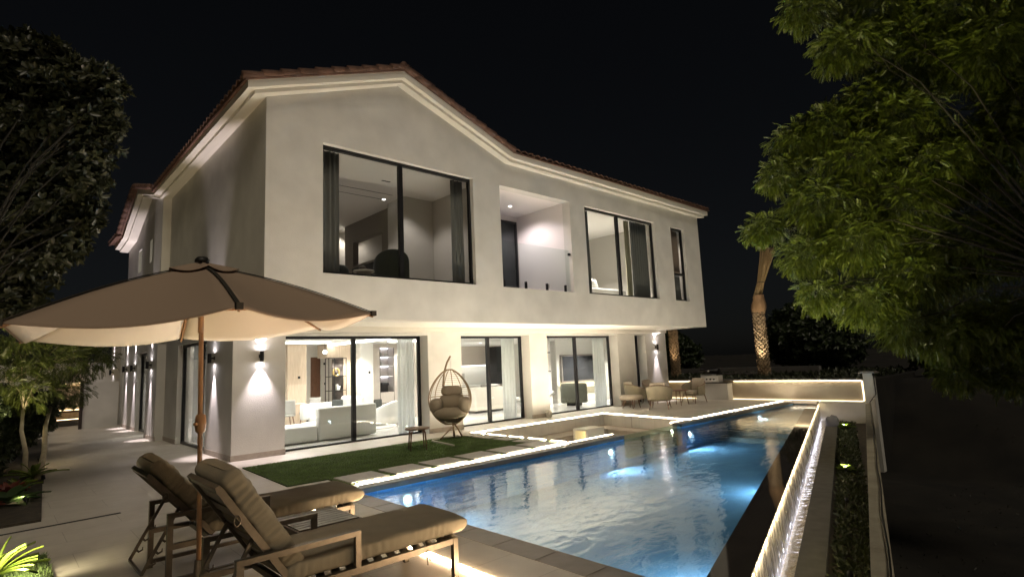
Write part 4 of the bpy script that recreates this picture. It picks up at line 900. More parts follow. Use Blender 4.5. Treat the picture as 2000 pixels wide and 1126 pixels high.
# small slatted table between them
stt = thing('side_table', 'low slatted bronze table between the two sun loungers', 'table', (-1.42, -7.85, 0))
f = MB()
for k in range(8): f.box(-.28, .28, -.30 + k * .076, -.30 + k * .076 + .066, .415, .435)
f.build('tabletop', BRONZE, stt); f = MB()
for (a, c_) in (((-.29, -.31), (.29, -.31)), ((-.29, .31), (.29, .31)), ((-.29, -.31), (-.29, .31)), ((.29, -.31), (.29, .31))): f.bar((*a, .385), (*c_, .385), .02, .08)
f.build('apron', BRONZE, stt)
for (a, c_) in ((-.28, -.3), (.28, -.3), (-.28, .3), (.28, .3)):
    f = MB(); f.bar((a, c_, .002), (a, c_, .35), .035, .035, (0, 1, 0)); f.build('leg', BRONZE, stt)

# umbrella -------------------------------------------------------------
UMB = (-2.41, -7.797)
um = thing('patio_umbrella', 'large brown hexagonal patio umbrella on a wooden pole between the loungers', 'umbrella', (UMB[0], UMB[1], 0))
RU, HU, PK = 1.44, 2.223, .53; rot0 = -1.67; tx, ty = .039, -.018
tips = [(RU * math.cos(rot0 + k * math.pi / 3), RU * math.sin(rot0 + k * math.pi / 3)) for k in range(6)]
f = MB(); NR, NS = 16, 12
apex = Vector((-tx * PK, -ty * PK, HU + PK))
def cpt(k, s_, r_):
    A_, B_ = tips[k], tips[(k + 1) % 6]; s2 = s_
    x = A_[0] * (1 - s2) + B_[0] * s2; y = A_[1] * (1 - s2) + B_[1] * s2
    dip = 4 * s2 * (1 - s2)                                  # fabric hangs slack between ribs and bows inward at the hem
    x *= (1 - .05 * dip * r_); y *= (1 - .05 * dip * r_)
    rim = Vector((x, y, HU + tx * x + ty * y - .075 * dip))
    p_ = apex.lerp(rim, r_)
    p_.z += .045 * math.sin(math.pi * r_) * (1 - 1.1 * dip * r_)
    return p_
for k in range(6):
    f.grid(lambda a, b_: cpt(k, a, .03 + .97 * b_), NS, NR)
CANV = bpy.data.materials.new('umbrella_canvas'); CANV.use_nodes = True; t = CANV.node_tree; b = t.nodes['Principled BSDF']
b.inputs['Base Color'].default_value = (.47, .345, .25, 1); b.inputs['Roughness'].default_value = .9
trn = t.nodes.new('ShaderNodeBsdfTranslucent'); trn.inputs['Color'].default_value = (.34, .23, .15, 1); mx = t.nodes.new('ShaderNodeMixShader'); mx.inputs['Fac'].default_value = .12
wv = t.nodes.new('ShaderNodeTexNoise'); wv.inputs['Scale'].default_value = 160; bp_ = t.nodes.new('ShaderNodeBump'); bp_.inputs['Strength'].default_value = .15; t.links.new(wv.outputs['Fac'], bp_.inputs['Height']); t.links.new(bp_.outputs[0], b.inputs['Normal'])
t.links.new(b.outputs[0], mx.inputs[1]); t.links.new(trn.outputs[0], mx.inputs[2]); t.links.new(mx.outputs[0], t.nodes['Material Output'].inputs['Surface'])
f.build('canopy', CANV, um, solid=.004)
f = MB()
for k in range(6): f.grid(lambda a, b_: cpt(k, a, .985 * (.03 + .97 * b_)) - Vector((0, 0, .012)), NS, NR)
f.build('canopy_lining', mat('canvas_lining', (.68, .59, .48), .9, bump=.15, bscale=160), um, solid=.002)  # paler layer: light from strip and paving put into the underside colour
f = MB()
for k in range(6): f.grid(lambda a, b_: cpt(k, a, .012 + .20 * b_) + Vector((0, 0, .035 - .012 * math.sin(math.pi * a))), 8, 4)
f.build('vent_cap', CANV, um, solid=.004)
f = MB(); f.lathe([(.001, .05), (.04, .045), (.06, .02), (.06, 0), (.001, 0)], (apex.x, apex.y, apex.z + .03), 14); f.build('finial', mat('dark_plastic', (.02, .018, .015), .5), um)
f = MB()
for k in range(6):
    pts = [cpt(k, 0, r_) + Vector((0, 0, .010)) for r_ in np.linspace(.05, 1.0, 12)]
    for i in range(11): f.bar(pts[i], pts[i + 1], .028, .008)
    f.box(pts[-1].x - .022, pts[-1].x + .022, pts[-1].y - .022, pts[-1].y + .022, pts[-1].z - .03, pts[-1].z + .015)
f.build('seam_tape', mat('tape_dark', (.035, .03, .022), .8), um)
WPOLE = mat('pole_wood', (.36, .20, .10), .4, noise=.15, nscale=6, stretch=(10, 10, 1))
hub = Vector((apex.x * .8, apex.y * .8, HU + .14))
for k in range(6):
    f = MB(); pts = [cpt(k, 0, r_) - Vector((0, 0, .028)) for r_ in (.04, .3, .6, 1.0)]
    for i in range(3): f.bar(pts[i], pts[i + 1], .014, .018)
    f.build('rib', WPOLE, um)
    f = MB(); f.bar(hub + Vector((math.cos(rot0 + k * math.pi / 3) * .04, math.sin(rot0 + k * math.pi / 3) * .04, 0)), cpt(k, 0, .62) - Vector((0, 0, .05)), .014, .02); f.build('strut', WPOLE, um)
f = MB(); f.tube([(0.02, 0.0, .0), (.0, 0, 1.2), (apex.x, apex.y, apex.z + .02)], .019, 14); f.build('pole', WPOLE, um)
f = MB(); f.lathe([(.001, -.03), (.05, -.03), (.055, 0), (.05, .03), (.001, .03)], tuple(hub), 14); f.lathe([(.02, -.2), (.024, -.19), (.024, -.03)], tuple(hub), 12); f.build('hub', WPOLE, um)
f = MB(); f.lathe([(.019, -.08), (.040, -.065), (.046, 0), (.040, .065), (.019, .08)], (.0, 0, 1.40), 14); f.tube([(-.035, -.03, 1.40), (-.06, -.05, 1.40)], .012, 8); f.build('crank_box', WPOLE, um)
f = MB(); f.lathe([(.001, .0), (.25, .0), (.25, .05), (.22, .07), (.05, .08), (.035, .3), (.022, .3)], (.02, 0, .002), 24); f.build('base', BRONZE, um)

# hanging egg chair -----------------------------------------------------
EC = Vector((4.40, -2.10, 0)); FACE = Vector((-.72, -.70, 0)).normalized(); SD = Vector((-FACE.y, FACE.x, 0)) * -1   # SD points to camera-right
SD = Vector((.70, -.72, 0)).normalized()
eg = thing('hanging_chair', 'egg shaped rattan hanging chair on a curved stand on the lawn', 'hanging chair', tuple(EC))
BRN = mat('stand_metal', (.24, .17, .10), .45, metal=.4)
PALE = mat('stand_pale', (.48, .45, .36), .5, metal=.2)
f = MB()
def E(s_, fwd, z): return SD * s_ - FACE * (-fwd) + Vector((0, 0, z))
f.tube([(-.58, -.85, .035), (-.42, .14, .035), (-.38, .26, .035), (-.28, .32, .035), (.35, .37, .035), (.58, .20, .035), (.64, .08, .035), (.68, -.72, .035)], .024, 10)
f.build('base_ring', PALE, eg)
f = MB(); f.tube([E(-.02, -.50, .03), E(-.04, -.50, .35), E(-.22, -.47, .85), E(-.25, -.42, 1.3), E(-.20, -.34, 1.62), E(-.10, -.2, 1.85), E(.02, 0.0, 2.0)], .024, 10)
f.tube([E(.18, -.48, .035), E(.06, -.5, .25), E(-.06, -.50, .42)], .018, 8); f.tube([E(-.3, -.1, .035), E(-.03, -.48, .30)], .014, 8); f.build('pole', BRN, eg)
f = MB(); zz = 2.0
while zz > 1.70:
    f.tube([E(.02, 0, zz) + Vector((math.cos(a) * .012, 0, math.sin(a) * .022)) for a in np.linspace(0, 6.283, 8, endpoint=False)], .004, 5, closed=True); zz -= .034
f.build('chain', mat('steel', (.5, .5, .5), .3, metal=.9), eg)
# basket: egg outline with opening toward FACE
def egg_r(t_): # t_ 0 bottom .. 1 top -> half width
    return .50 * math.sin(math.pi * t_ ** .88) ** .62
Z0, Z1 = .38, 1.70
def ep(t_, ang, k=1.0):
    """ang 0 = facing camera opening, pi = back"""
    r_ = egg_r(t_); d_ = .36 * math.sin(math.pi * t_) ** .6
    return SD * (r_ * math.sin(ang)) * k + FACE * (d_ * math.cos(ang)) * k + Vector((0, 0, Z0 + (Z1 - Z0) * t_))
f = MB(); rim = [SD * (egg_r(t_) * sg) + FACE * (.10 + .06 * math.sin(math.pi * t_)) + Vector((0, 0, Z0 + (Z1 - Z0) * t_)) for sg in (1, -1) for t_ in (np.linspace(.02, .985, 22) if sg > 0 else np.linspace(.985, .02, 22))]
f.tube(rim, .018, 8, closed=True); f.build('rim', BRN, eg)
f = MB()
for ang in np.linspace(R(95), R(265), 7): f.tube([ep(t_, ang) for t_ in np.linspace(.03, .98, 16)], .010, 6)
for t_ in (.28, .5): f.tube([ep(t_, a) for a in np.linspace(R(80), R(280), 20)], .010, 6)
f.build('cage_rods', BRN, eg)
f = MB()
for t_ in np.linspace(.30, .93, 19): f.tube([ep(t_, a, .99) for a in np.linspace(R(85), R(275), 18)], .0045, 5)
f.build('weave', BRN, eg)
f = MB(); f.grid(lambda a, b_: ep(.03 + .25 * b_, R(70) + R(220) * a, .98), 24, 6); f.build('basket_base', WICKER, eg, solid=.02)
EGC = mat('egg_cushion', (.25, .205, .145), .92, bump=.3, bscale=200)
def blob(name, c, sx, sy, sz, par, m_, tilt=0, seed=0, power=2.6):
    f = MB()
    def fn(a, b_):
        th = 2 * math.pi * a; ph_ = math.pi * (b_ - .5)
        sg = lambda v, p_: math.copysign(abs(v) ** p_, v)
        q_ = 2 / power
        x = sg(math.cos(ph_), q_) * sg(math.cos(th), q_); y = sg(math.cos(ph_), q_) * sg(math.sin(th), q_); z = sg(math.sin(ph_), q_)
        w_ = 1 + .05 * math.sin(5 * th + seed) * math.cos(ph_) + .03 * math.sin(9 * th + 3 * ph_ * 2 + seed)
        v = Vector((x * sx * w_, y * sy * w_, z * sz * w_)); v.rotate(Matrix.Rotation(tilt, 3, 'X'))
        return SD * v.x - FACE * v.y + Vector((0, 0, v.z)) + c
    f.grid(fn, 28, 16, closed_u=True); return f.build(name, m_, par)
blob('cushion', E(0, .08, .66), .40, .30, .13, eg, EGC, 0, 1); blob('cushion', E(.0, -.18, .90), .33, .12, .19, eg, EGC, -.25, 2)
blob('cushion', E(-.34, .04, .84), .15, .24, .17, eg, EGC, 0, 3); blob('cushion', E(.34, .06, .84), .14, .24, .19, eg, EGC, 0, 4)
blob('head_pillow', E(0.0, -.20, 1.17), .25, .08, .12, eg, EGC, -.2, 5, 3.5)

# stool beside it
sto = thing('stool', 'round brown four legged stool on the lawn in front of the egg chair', 'stool', (3.10, -2.62, .016))
f = MB(); f.lathe([(.001, .43), (.25, .43), (.27, .445), (.27, .46), (.25, .47), (.001, .47)], (0, 0, 0), 28); f.build('seat', mat('stool_top', (.20, .13, .09), .5), sto)
for k in range(4):
    a = R(20 + 90 * k); f = MB(); f.tube([(math.cos(a) * .17, math.sin(a) * .17, .43), (math.cos(a) * .21, math.sin(a) * .21, .36), (math.cos(a) * .24, math.sin(a) * .24, 0)], [.016, .018, .011], 7); f.build('leg', WOODD, sto)

# lantern on the pier ledge
la = thing('lantern', 'small ribbed glass lantern standing by the pier between middle and right doors', 'lantern', (9.3, -.62, .004))
f = MB(); f.lathe([(.001, 0), (.07, 0), (.10, .04), (.11, .14), (.10, .22), (.095, .22), (.10, .14), (.09, .04), (.001, .01)], (0, 0, 0), 18); f.build('bowl', mat('smoked_glass', (.30, .28, .24), .2), la); f = MB(); f.tube([(0, 0, .02), (0, 0, .10)], .025, 8); f.build('candle', TRIM, la)

# wicker armchairs ------------------------------------------------------
def tub_chair(loc, rz, label):
    t_ = thing('rope_armchair', label, 'armchair', loc, rz, 'rope armchairs on the far terrace')
    f = MB()
    def fn(a, b_):
        an = R(-55 + 290 * a) ; an2 = math.pi / 2 * 0
        th = R(55 + 250 * a)         # 0 = front (+x)
        hgt = .20 + .30 * (.35 + .65 * (math.sin(math.pi * a) ** 1.4))
        r_ = .36 + .05 * b_
        return (r_ * math.cos(th) * (1.0), (r_ + .02) * math.sin(th), .30 + hgt * b_)
    f.grid(fn, 40, 8); f.build('shell', WICKER, t_, solid=.035)
    f = MB(); f.tube([Vector(fn(a, 1.0)) for a in np.linspace(0, 1, 30)], .017, 8); f.build('rim', WOODD, t_)
    f = MB(); f.lathe([(.001, .28), (.36, .28), (.38, .30), (.38, .32), (.001, .32)], (0, 0, 0), 24); f.build('seat_base', WICKER, t_)
    o = rbox(-.30, .38, -.31, .31, .33, .45, 'seat_cushion', CUSHL, t_, .05)
    f = MB(); f.grid(lambda a, b_: (-.24 - .10 * b_ + .09 * math.sin(math.pi * a) * math.sin(math.pi * b_), (a - .5) * .52, .46 + .42 * b_), 10, 10); f.build('back_cushion', CUSHL, t_, solid=.09, subsurf=1)
    for (x, y) in ((.28, .26), (.28, -.26), (-.26, .26), (-.26, -.26)):
        f = MB(); f.tube([(x, y, .30), (x * 1.25, y * 1.2, 0)], [.02, .012], 8); f.build('leg', WOODD, t_)
    return t_
tub_chair((12.95, -2.35, .004), R(25), 'rope armchair with its woven back to the pool, nearest the seating pit')
tub_chair((15.55, -2.15, .004), R(172), 'rope armchair in front of the barbecue counter, facing the seating pit')
tub_chair((13.6, -.95, .004), R(-20), 'rope armchair behind the round ottoman, close to the right sliding door')
tub_chair((14.9, -.85, .004), R(-90), 'rope armchair with its back to the house, half hidden behind the others')
ot = thing('ottoman', 'round cushioned ottoman on brown legs at the left of the far seating', 'ottoman', (12.85, -1.25, .004))
rb = MB(); rb.lathe([(.001, .30), (.36, .30), (.40, .33), (.41, .40), (.38, .45), (.001, .46)], (0, 0, 0), 28); rb.build('cushion', CUSHL, ot)
for k in range(4):
    a = R(45 + 90 * k); f = MB(); f.tube([(math.cos(a) * .24, math.sin(a) * .24, .30), (math.cos(a) * .31, math.sin(a) * .31, 0)], [.02, .012], 8); f.build('leg', WOODD, ot)
ct = thing('coffee_table', 'small dark wood table between the rope armchairs', 'table', (14.45, -2.15, .004))
f = MB(); f.lathe([(.001, .51), (.36, .51), (.37, .525), (.36, .54), (.001, .54)], (0, 0, 0), 28); f.build('tabletop', WOODD, ct)
for k in range(4):
    a = R(45 + 90 * k); f = MB(); f.tube([(math.cos(a) * .26, math.sin(a) * .26, .51), (math.cos(a) * .36, math.sin(a) * .36, 0)], [.02, .012], 8); f.build('leg', WOODD, ct)

# ================================================================== VEGETATION
def leaf_mat(name, c0, c1, rough=.45, trans=.25):
    if name in MATS: return MATS[name]
    m_ = bpy.data.materials.new(name); m_.use_nodes = True; t = m_.node_tree; b = t.nodes['Principled BSDF']; b.inputs['Roughness'].default_value = rough
    g_ = t.nodes.new('ShaderNodeNewGeometry'); rp = t.nodes.new('ShaderNodeValToRGB'); rp.color_ramp.elements[0].color = (*c0, 1); rp.color_ramp.elements[1].color = (*c1, 1)
    t.links.new(g_.outputs['Random Per Island'], rp.inputs['Fac']); t.links.new(rp.outputs['Color'], b.inputs['Base Color'])
    tr = t.nodes.new('ShaderNodeBsdfTranslucent'); t.links.new(rp.outputs['Color'], tr.inputs['Color']); mx = t.nodes.new('ShaderNodeMixShader'); mx.inputs['Fac'].default_value = trans
    t.links.new(b.outputs[0], mx.inputs[1]); t.links.new(tr.outputs[0], mx.inputs[2]); t.links.new(mx.outputs[0], t.nodes['Material Output'].inputs['Surface'])
    MATS[name] = m_; return m_
def inst_mesh(name, tv, tf, mats4, mat_, parent=None):
    """bake n transformed copies of a small template into one mesh"""
    n = len(mats4); k = len(tv); tv = np.array(tv, float)
    V = np.einsum('nij,kj->nki', mats4[:, :, :3], tv) + mats4[:, None, :, 3]
    lens = np.array([len(f_) for f_ in tf]); idx = np.concatenate([np.array(f_) for f_ in tf])
    me = bpy.data.meshes.new(name); me.vertices.add(n * k); me.vertices.foreach_set('co', V.ravel())
    L = len(idx); me.loops.add(n * L); me.loops.foreach_set('vertex_index', (idx[None, :] + (np.arange(n) * k)[:, None]).ravel().astype(np.int32))
    me.polygons.add(n * len(tf)); st_ = np.concatenate([[0], np.cumsum(lens)[:-1]])
    me.polygons.foreach_set('loop_start', (st_[None, :] + (np.arange(n) * L)[:, None]).ravel().astype(np.int32)); me.polygons.foreach_set('loop_total', np.tile(lens, n).astype(np.int32))
    me.update(); me.validate(); me.materials.append(mat_)
    o = bpy.data.objects.new(name, me); sc.collection.objects.link(o)
    if parent is not None: o.parent = parent
    return o
def frame_mats(P, D, scale, roll, up=(0, 0, 1)):
    """matrices whose x axis is D"""
    n = len(P); D = D / (np.linalg.norm(D, axis=1)[:, None] + 1e-9); U = np.tile(np.array(up, float), (n, 1)) + RNG.normal(0, .25, (n, 3))
    Y_ = np.cross(U, D); Y_ /= (np.linalg.norm(Y_, axis=1)[:, None] + 1e-9); Z_ = np.cross(D, Y_)
    c_, s_ = np.cos(roll)[:, None], np.sin(roll)[:, None]; Y2 = Y_ * c_ + Z_ * s_; Z2 = -Y_ * s_ + Z_ * c_
    Mx = np.empty((n, 3, 4)); Mx[:, :, 0] = D * scale[:, None]; Mx[:, :, 1] = Y2 * scale[:, None]; Mx[:, :, 2] = Z2 * scale[:, None]; Mx[:, :, 3] = P
    return Mx
# templates
def pinnate(nl=7, L=.30, wl=.10, droop=.12, wid=.030):
    v, f_ = [], []
    for i in range(nl):
        s_ = .12 + .88 * i / (nl - 1); x = L * s_; z = -droop * L * s_ * s_ * 2
        for sg in (-1, 1):
            ln = wl * (1 - .45 * abs(s_ - .45)); o = len(v)
            v += [(x, 0, z), (x + ln * .30 + wid * .5, sg * ln * .52, z - .01), (x + ln * .62, sg * ln, z - .035 * 1), (x + ln * .30 - wid * .5, sg * ln * .58, z - .012)]
            f_.append((o, o + 1, o + 2, o + 3) if sg > 0 else (o, o + 3, o + 2, o + 1))
    o = len(v); v += [(0, -.003, 0), (0, .003, 0), (L, 0, -2 * droop * L)]; f_.append((o, o + 2, o + 1))
    return v, f_
def oval(L=.12, W_=.045):
    v = [(0, 0, 0), (L * .3, W_ * .45, .008), (L * .65, W_ * .48, .004), (L, 0, -.012), (L * .65, -W_ * .48, .004), (L * .3, -W_ * .45, .008), (L * .5, 0, -.006)]
    return v, [(0, 1, 6), (1, 2, 6), (2, 3, 6), (3, 4, 6), (4, 5, 6), (5, 0, 6)]
PIN, OVL = pinnate(), oval()
def whorl(n=6, L=.13, W_=.05):
    V, F = [], []
    v, f_ = oval(L, W_)
    for k in range(n):
        a = 2 * math.pi * k / n + .3 * (k % 2); el = .35 + .25 * (k % 3); o = len(V)
        for p_ in v:
            x = p_[0] * math.cos(el); z = p_[0] * math.sin(el) + p_[2]
            V.append((z, x * math.cos(a) - p_[1] * math.sin(a), x * math.sin(a) + p_[1] * math.cos(a)))
        F += [tuple(i + o for i in q_) for q_ in f_]
    return V, F
WH = whorl()
def crown_points(clumps, dens, shell=.35):
    """clumps = (centre, radius) ; sprays sit mostly in the outer shell, pointing outward"""
    Ps, Ds = [], []
    for c_, r_ in clumps:
        n = int(dens * r_ * r_ * 12.57); d_ = RNG.normal(0, 1, (n, 3)); d_ /= np.linalg.norm(d_, axis=1)[:, None]
        rr = r_ * (shell + (1 - shell) * RNG.uniform(0, 1, n) ** .6) * (1 + .18 * np.sin(d_[:, 0] * 5 + c_[0] * 9) * np.sin(d_[:, 2] * 6 + c_[2] * 7))
        Ps.append(np.array(c_)[None, :] + d_ * rr[:, None] * np.array([1, 1, .8])); Ds.append(d_)
    return np.concatenate(Ps), np.concatenate(Ds)
def tree(name, label, cat, base, fork, clumps, dens, tmpl, lmat, bark, r0=.12, scale=(.8, 1.2), droop=.35, group=None, sub=None):
    t_ = thing(name, label, cat, base, 0, group); b0 = Vector(base)
    f = MB(); fk = Vector(fork) - b0
    f.tube([(0, 0, -.05), fk * .3 + Vector((.03, .02, 0)), fk * .65 + Vector((-.03, .03, 0)), fk], [r0 * 1.25, r0, r0 * .85, r0 * .7], 10)
    f.build('trunk', bark, t_)
    f = MB()
    for c_, r_ in clumps:
        e_ = Vector(c_) - b0; mid = fk.lerp(e_, .5) + Vector((RNG.uniform(-.1, .1), RNG.uniform(-.1, .1), .12 * (e_ - fk).length))
        f.tube([fk - (e_ - fk) * .02, mid, e_], [r0 * .30, r0 * .16, r0 * .06], 7)
        for k in range(6):
            d_ = Vector(RNG.normal(0, 1, 3)).normalized() * r_ * .85; d_.z = d_.z * .6
            st_ = mid.lerp(e_, RNG.uniform(.3, 1)); f.tube([st_, st_.lerp(e_ + d_, .5) + Vector((0, 0, .03)), e_ + d_], [r0 * .12, r0 * .07, r0 * .03], 5)
    f.build('branches', bark, t_)
    P, D = crown_points([(tuple(Vector(c_) - b0), r_) for c_, r_ in clumps], dens)
    D = D * .9 + RNG.normal(0, .45, D.shape); D[:, 2] -= droop
    Mx = frame_mats(P, D, RNG.uniform(*scale, len(P)), RNG.uniform(-.5, .5, len(P)))
    inst_mesh('crown', *tmpl, Mx, lmat, t_)
    return t_
BARKD = mat('shaded_bark', (.020, .017, .012), .95, bump=.5, bscale=30)  # very dark bark, so the branches do not show among the leaves
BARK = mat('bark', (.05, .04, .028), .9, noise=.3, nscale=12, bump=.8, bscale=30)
BARKP = mat('pale_bark', (.42, .36, .25), .9, noise=.15, nscale=8, bump=.6, bscale=30)
NEEM = leaf_mat('neem_leaf', (.045, .070, .008), (.105, .125, .014))
DARKL = leaf_mat('ficus_leaf', (.022, .028, .014), (.075, .078, .038), .35)
MORL = leaf_mat('moringa_leaf', (.065, .10, .018), (.13, .15, .035))
# big neem on the right, crown laid out lobe by lobe
neem = [(1575, 20, 11.5, 55), (1660, 90, 11, 75), (1720, 20, 11, 90), (1800, 110, 11, 110), (1860, 20, 10.5, 110), (1960, 100, 10, 120),
        (1560, 280, 11.8, 62), (1530, 345, 11.8, 52), (1610, 400, 11.4, 85), (1500, 445, 12, 42), (1475, 455, 12.1, 26), (1620, 250, 11.4, 70), (1690, 310, 11, 90), (1575, 500, 11.5, 60), (1600, 575, 11.3, 48),
        (1680, 470, 11, 90), (1700, 590, 10.9, 75), (1770, 400, 10.8, 100), (1800, 540, 10.6, 95), (1770, 640, 10.6, 60), (1860, 660, 10.3, 80), (1870, 735, 10.2, 45), (1760, 240, 10.8, 90), (1850, 320, 10.4, 110), (1900, 480, 10.2, 110), (1960, 640, 10, 100), (1980, 740, 9.9, 45), (1960, 300, 10, 120), (2060, 450, 9.8, 140), (2060, 200, 9.8, 140), (1700, 200, 11, 60), (2050, 20, 10, 140), (2080, 650, 9.6, 120)]
cl = [(tuple(px(x, y, d_)), r_ / 1090.7 * d_ * .86) for x, y, d_, r_ in neem]
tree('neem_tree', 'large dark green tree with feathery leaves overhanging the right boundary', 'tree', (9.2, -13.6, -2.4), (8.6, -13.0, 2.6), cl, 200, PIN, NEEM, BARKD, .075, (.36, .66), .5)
# broadleaf tree at top left
fic = [(20, 130, 8.2, 75), (90, 160, 8.4, 85), (170, 170, 8.6, 60), (40, 260, 8.2, 90), (130, 260, 8.4, 85), (190, 230, 8.6, 45), (30, 390, 8.2, 90), (120, 350, 8.4, 75), (150, 420, 8.6, 45), (40, 500, 8.3, 80), (110, 470, 8.5, 55), (-60, 200, 8, 110), (-70, 400, 8, 120), (-80, 560, 8, 110), (222, 172, 8.7, 20), (200, 190, 8.6, 26), (212, 250, 8.6, 22), (180, 350, 8.6, 26), (60, 85, 8.4, 24), (120, 105, 8.5, 20), (175, 425, 8.6, 20), (150, 340, 8.7, 50), (20, 580, 8.2, 55)]
cl = [(tuple(px(x, y, d_)), r_ / 1090.7 * d_) for x, y, d_, r_ in fic]
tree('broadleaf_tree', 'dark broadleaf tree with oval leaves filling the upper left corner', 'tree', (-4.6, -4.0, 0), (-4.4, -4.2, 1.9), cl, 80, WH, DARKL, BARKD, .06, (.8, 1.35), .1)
# two slim pale trunk trees in the bed, lit from below
mo = [(50, 690, 12.5, 55), (20, 640, 12, 60), (110, 700, 13, 45), (60, 760, 12.5, 45), (10, 740, 12, 50), (140, 650, 13.5, 35)]
tree('slim_tree', 'slim pale trunked tree with fine leaves at the left edge of the bed', 'tree', (-3.15, 1.9, .03), tuple(px(45, 800, 12.2)), [(tuple(px(x, y, d_)), r_ / 1090.7 * d_) for x, y, d_, r_ in mo], 60, PIN, MORL, BARKP, .045, (.45, .75), .3)
mo = [(130, 715, 14.5, 45), (175, 700, 14.8, 38), (205, 695, 15, 22), (100, 770, 14, 35), (140, 760, 14.4, 35), (160, 660, 15, 40)]
tree('slim_tree', 'leaning pale trunked tree with fine leaves, right one in the bed', 'tree', (-3.0, .75, .03), tuple(px(100, 790, 13.8)), [(tuple(px(x, y, d_)), r_ / 1090.7 * d_) for x, y, d_, r_ in mo], 60, PIN, MORL, BARKP, .05, (.45, .75), .3)
# shrubs along the bed
def shrub(label, c_, r_, dens, tmpl, lm, sc_=(.5, .9), name='shrub', squash=1.0):
    t_ = thing(name, label, 'shrub', (c_[0], c_[1], .03))
    f = MB()
    for k in range(9):
        a = k * .7; f.tube([(0, 0, 0), (r_ * .3 * math.cos(a), r_ * .3 * math.sin(a), c_[2] * .6), (r_ * .7 * math.cos(a), r_ * .7 * math.sin(a), c_[2])], [.012, .008, .003], 5)
    f.build('stems', BARK, t_)
    cl = [((RNG.uniform(-.4, .4) * r_, RNG.uniform(-.4, .4) * r_, c_[2] + RNG.uniform(-.4, .4) * r_), r_ * .6) for _ in range(6)]
    P, D = crown_points(cl, dens, .4); P[:, 2] = np.maximum(P[:, 2] * squash, .03)
    Mx = frame_mats(P, D + RNG.normal(0, .4, D.shape), RNG.uniform(*sc_, len(P)), RNG.uniform(-.6, .6, len(P)))
    inst_mesh('leaves', *tmpl, Mx, lm, t_); return t_
BUSH = leaf_mat('bush_leaf', (.022, .035, .014), (.045, .065, .022))
shrub('dark dense bush behind the slim trees, nearest the garden gate', (-3.1, 7.6, 1.0), .9, 140, WH, BUSH, (.5, .8))
shrub('dark dense bush in the middle of the left bed', (-3.25, 4.6, .9), .85, 140, WH, BUSH, (.5, .8))
shrub('dark bush at the left edge, under the slim trees', (-4.3, 1.6, 1.0), .9, 140, WH, BUSH, (.5, .8))
shrub('dark low bush behind the red leaved plants', (-3.9, -.2, .5), .6, 140, WH, BUSH, (.5, .8))
BRI = leaf_mat('lime_leaf', (.14, .22, .03), (.25, .33, .05))
RED = leaf_mat('red_leaf', (.16, .035, .025), (.30, .09, .05))
def rosette(label, loc, n, L, W_, lm, name='plant', up=.8, cat='plant', group=None):
    t_ = thing(name, label, cat, loc, 0, group); f = MB()
    for k in range(n):
        a = k * 2.399 + RNG.uniform(-.2, .2); el = up * RNG.uniform(.5, 1.2); l_ = L * RNG.uniform(.7, 1.1); w_ = W_ * RNG.uniform(.8, 1.1)
        pts = []
        for i in range(7):
            s_ = i / 6; r_ = l_ * s_ * math.cos(el) * (1 + .3 * s_); z = l_ * (math.sin(el) * s_ - .35 * s_ * s_)
            ww = w_ * math.sin(math.pi * min(.97, s_ * .85 + .13)) ** .8 * (.35 + .65 * min(1, s_ * 2.5))
            pts += [(r_ * math.cos(a) - ww * math.sin(a), r_ * math.sin(a) + ww * math.cos(a), z + .01), (r_ * math.cos(a), r_ * math.sin(a), z - .01), (r_ * math.cos(a) + ww * math.sin(a), r_ * math.sin(a) - ww * math.cos(a), z + .01)]
        f.add(pts, [(i * 3 + j_, i * 3 + 3 + j_, i * 3 + 4 + j_, i * 3 + 1 + j_) for i in range(6) for j_ in (0, 1)], True)
    f.build('leaves', lm, t_); return t_
rosette('croton like plant with red and green leaves near the path edge', (-3.42, -.9, .03), 34, .34, .05, RED, up=1.1)
rosette('plant with broad dark leaves in front of the red leaved one', (-3.45, -1.6, .03), 20, .45, .09, leaf_mat('anthurium_leaf', (.03, .06, .02), (.06, .10, .03)), up=.9)
rosette('low red leaved plant at the left edge of the bed', (-3.75, -2.0, .03), 26, .30, .045, RED, up=1.0)
rosette('lime green plant at the foot of the leaning slim tree', (-3.05, 1.0, .03), 18, .45, .05, BRI, up=1.1)
rosette('lime green leafy plant beside the red one', (-3.28, -.4, .03), 16, .36, .05, BRI, up=1.0)
rosette('spiky strap leaved plant glowing green in the bottom left corner', (-3.62, -5.85, .02), 42, .52, .014, BRI, up=1.0, name='strap_plant')
spot('garden_spot', (-3.45, -6.25, .16), (-3.3, -6.0, .35), 16, 172, (1, .86, .55), .03)
# garden spike lamps that light the planting; those on the feathery tree are added
def spike(loc, aim, e, ang, label, col=(1, .82, .5)):
    t_ = thing('garden_spotlight', label, 'garden light', loc, 0, 'small spotlights in the planting')
    f = MB(); f.tube([(0, 0, -.02), (0, 0, .06)], .008, 6); v = (Vector(aim) - Vector(loc)).normalized()
    f.tube([Vector((0, 0, .06)), Vector((0, 0, .06)) + v * .07], .03, 12); f.build('housing', BLACKM, t_)
    spot('garden_beam', tuple(Vector((0, 0, .06)) + v * .09), tuple(Vector((0, 0, .06)) + v), e, ang, col, .02, .7, t_)
spike((-2.95, .2, .03), (-3.3, 2.2, 3.0), 90, 80, 'spotlight at the foot of the slim trees, nearer the loungers')
spike((-2.85, 3.4, .03), (-3.3, 1.6, 2.6), 60, 90, 'spotlight behind the slim trees')
spike((-3.25, -1.9, .03), (-3.6, -.8, .4), 8, 100, 'spotlight in front of the red leaved plants')
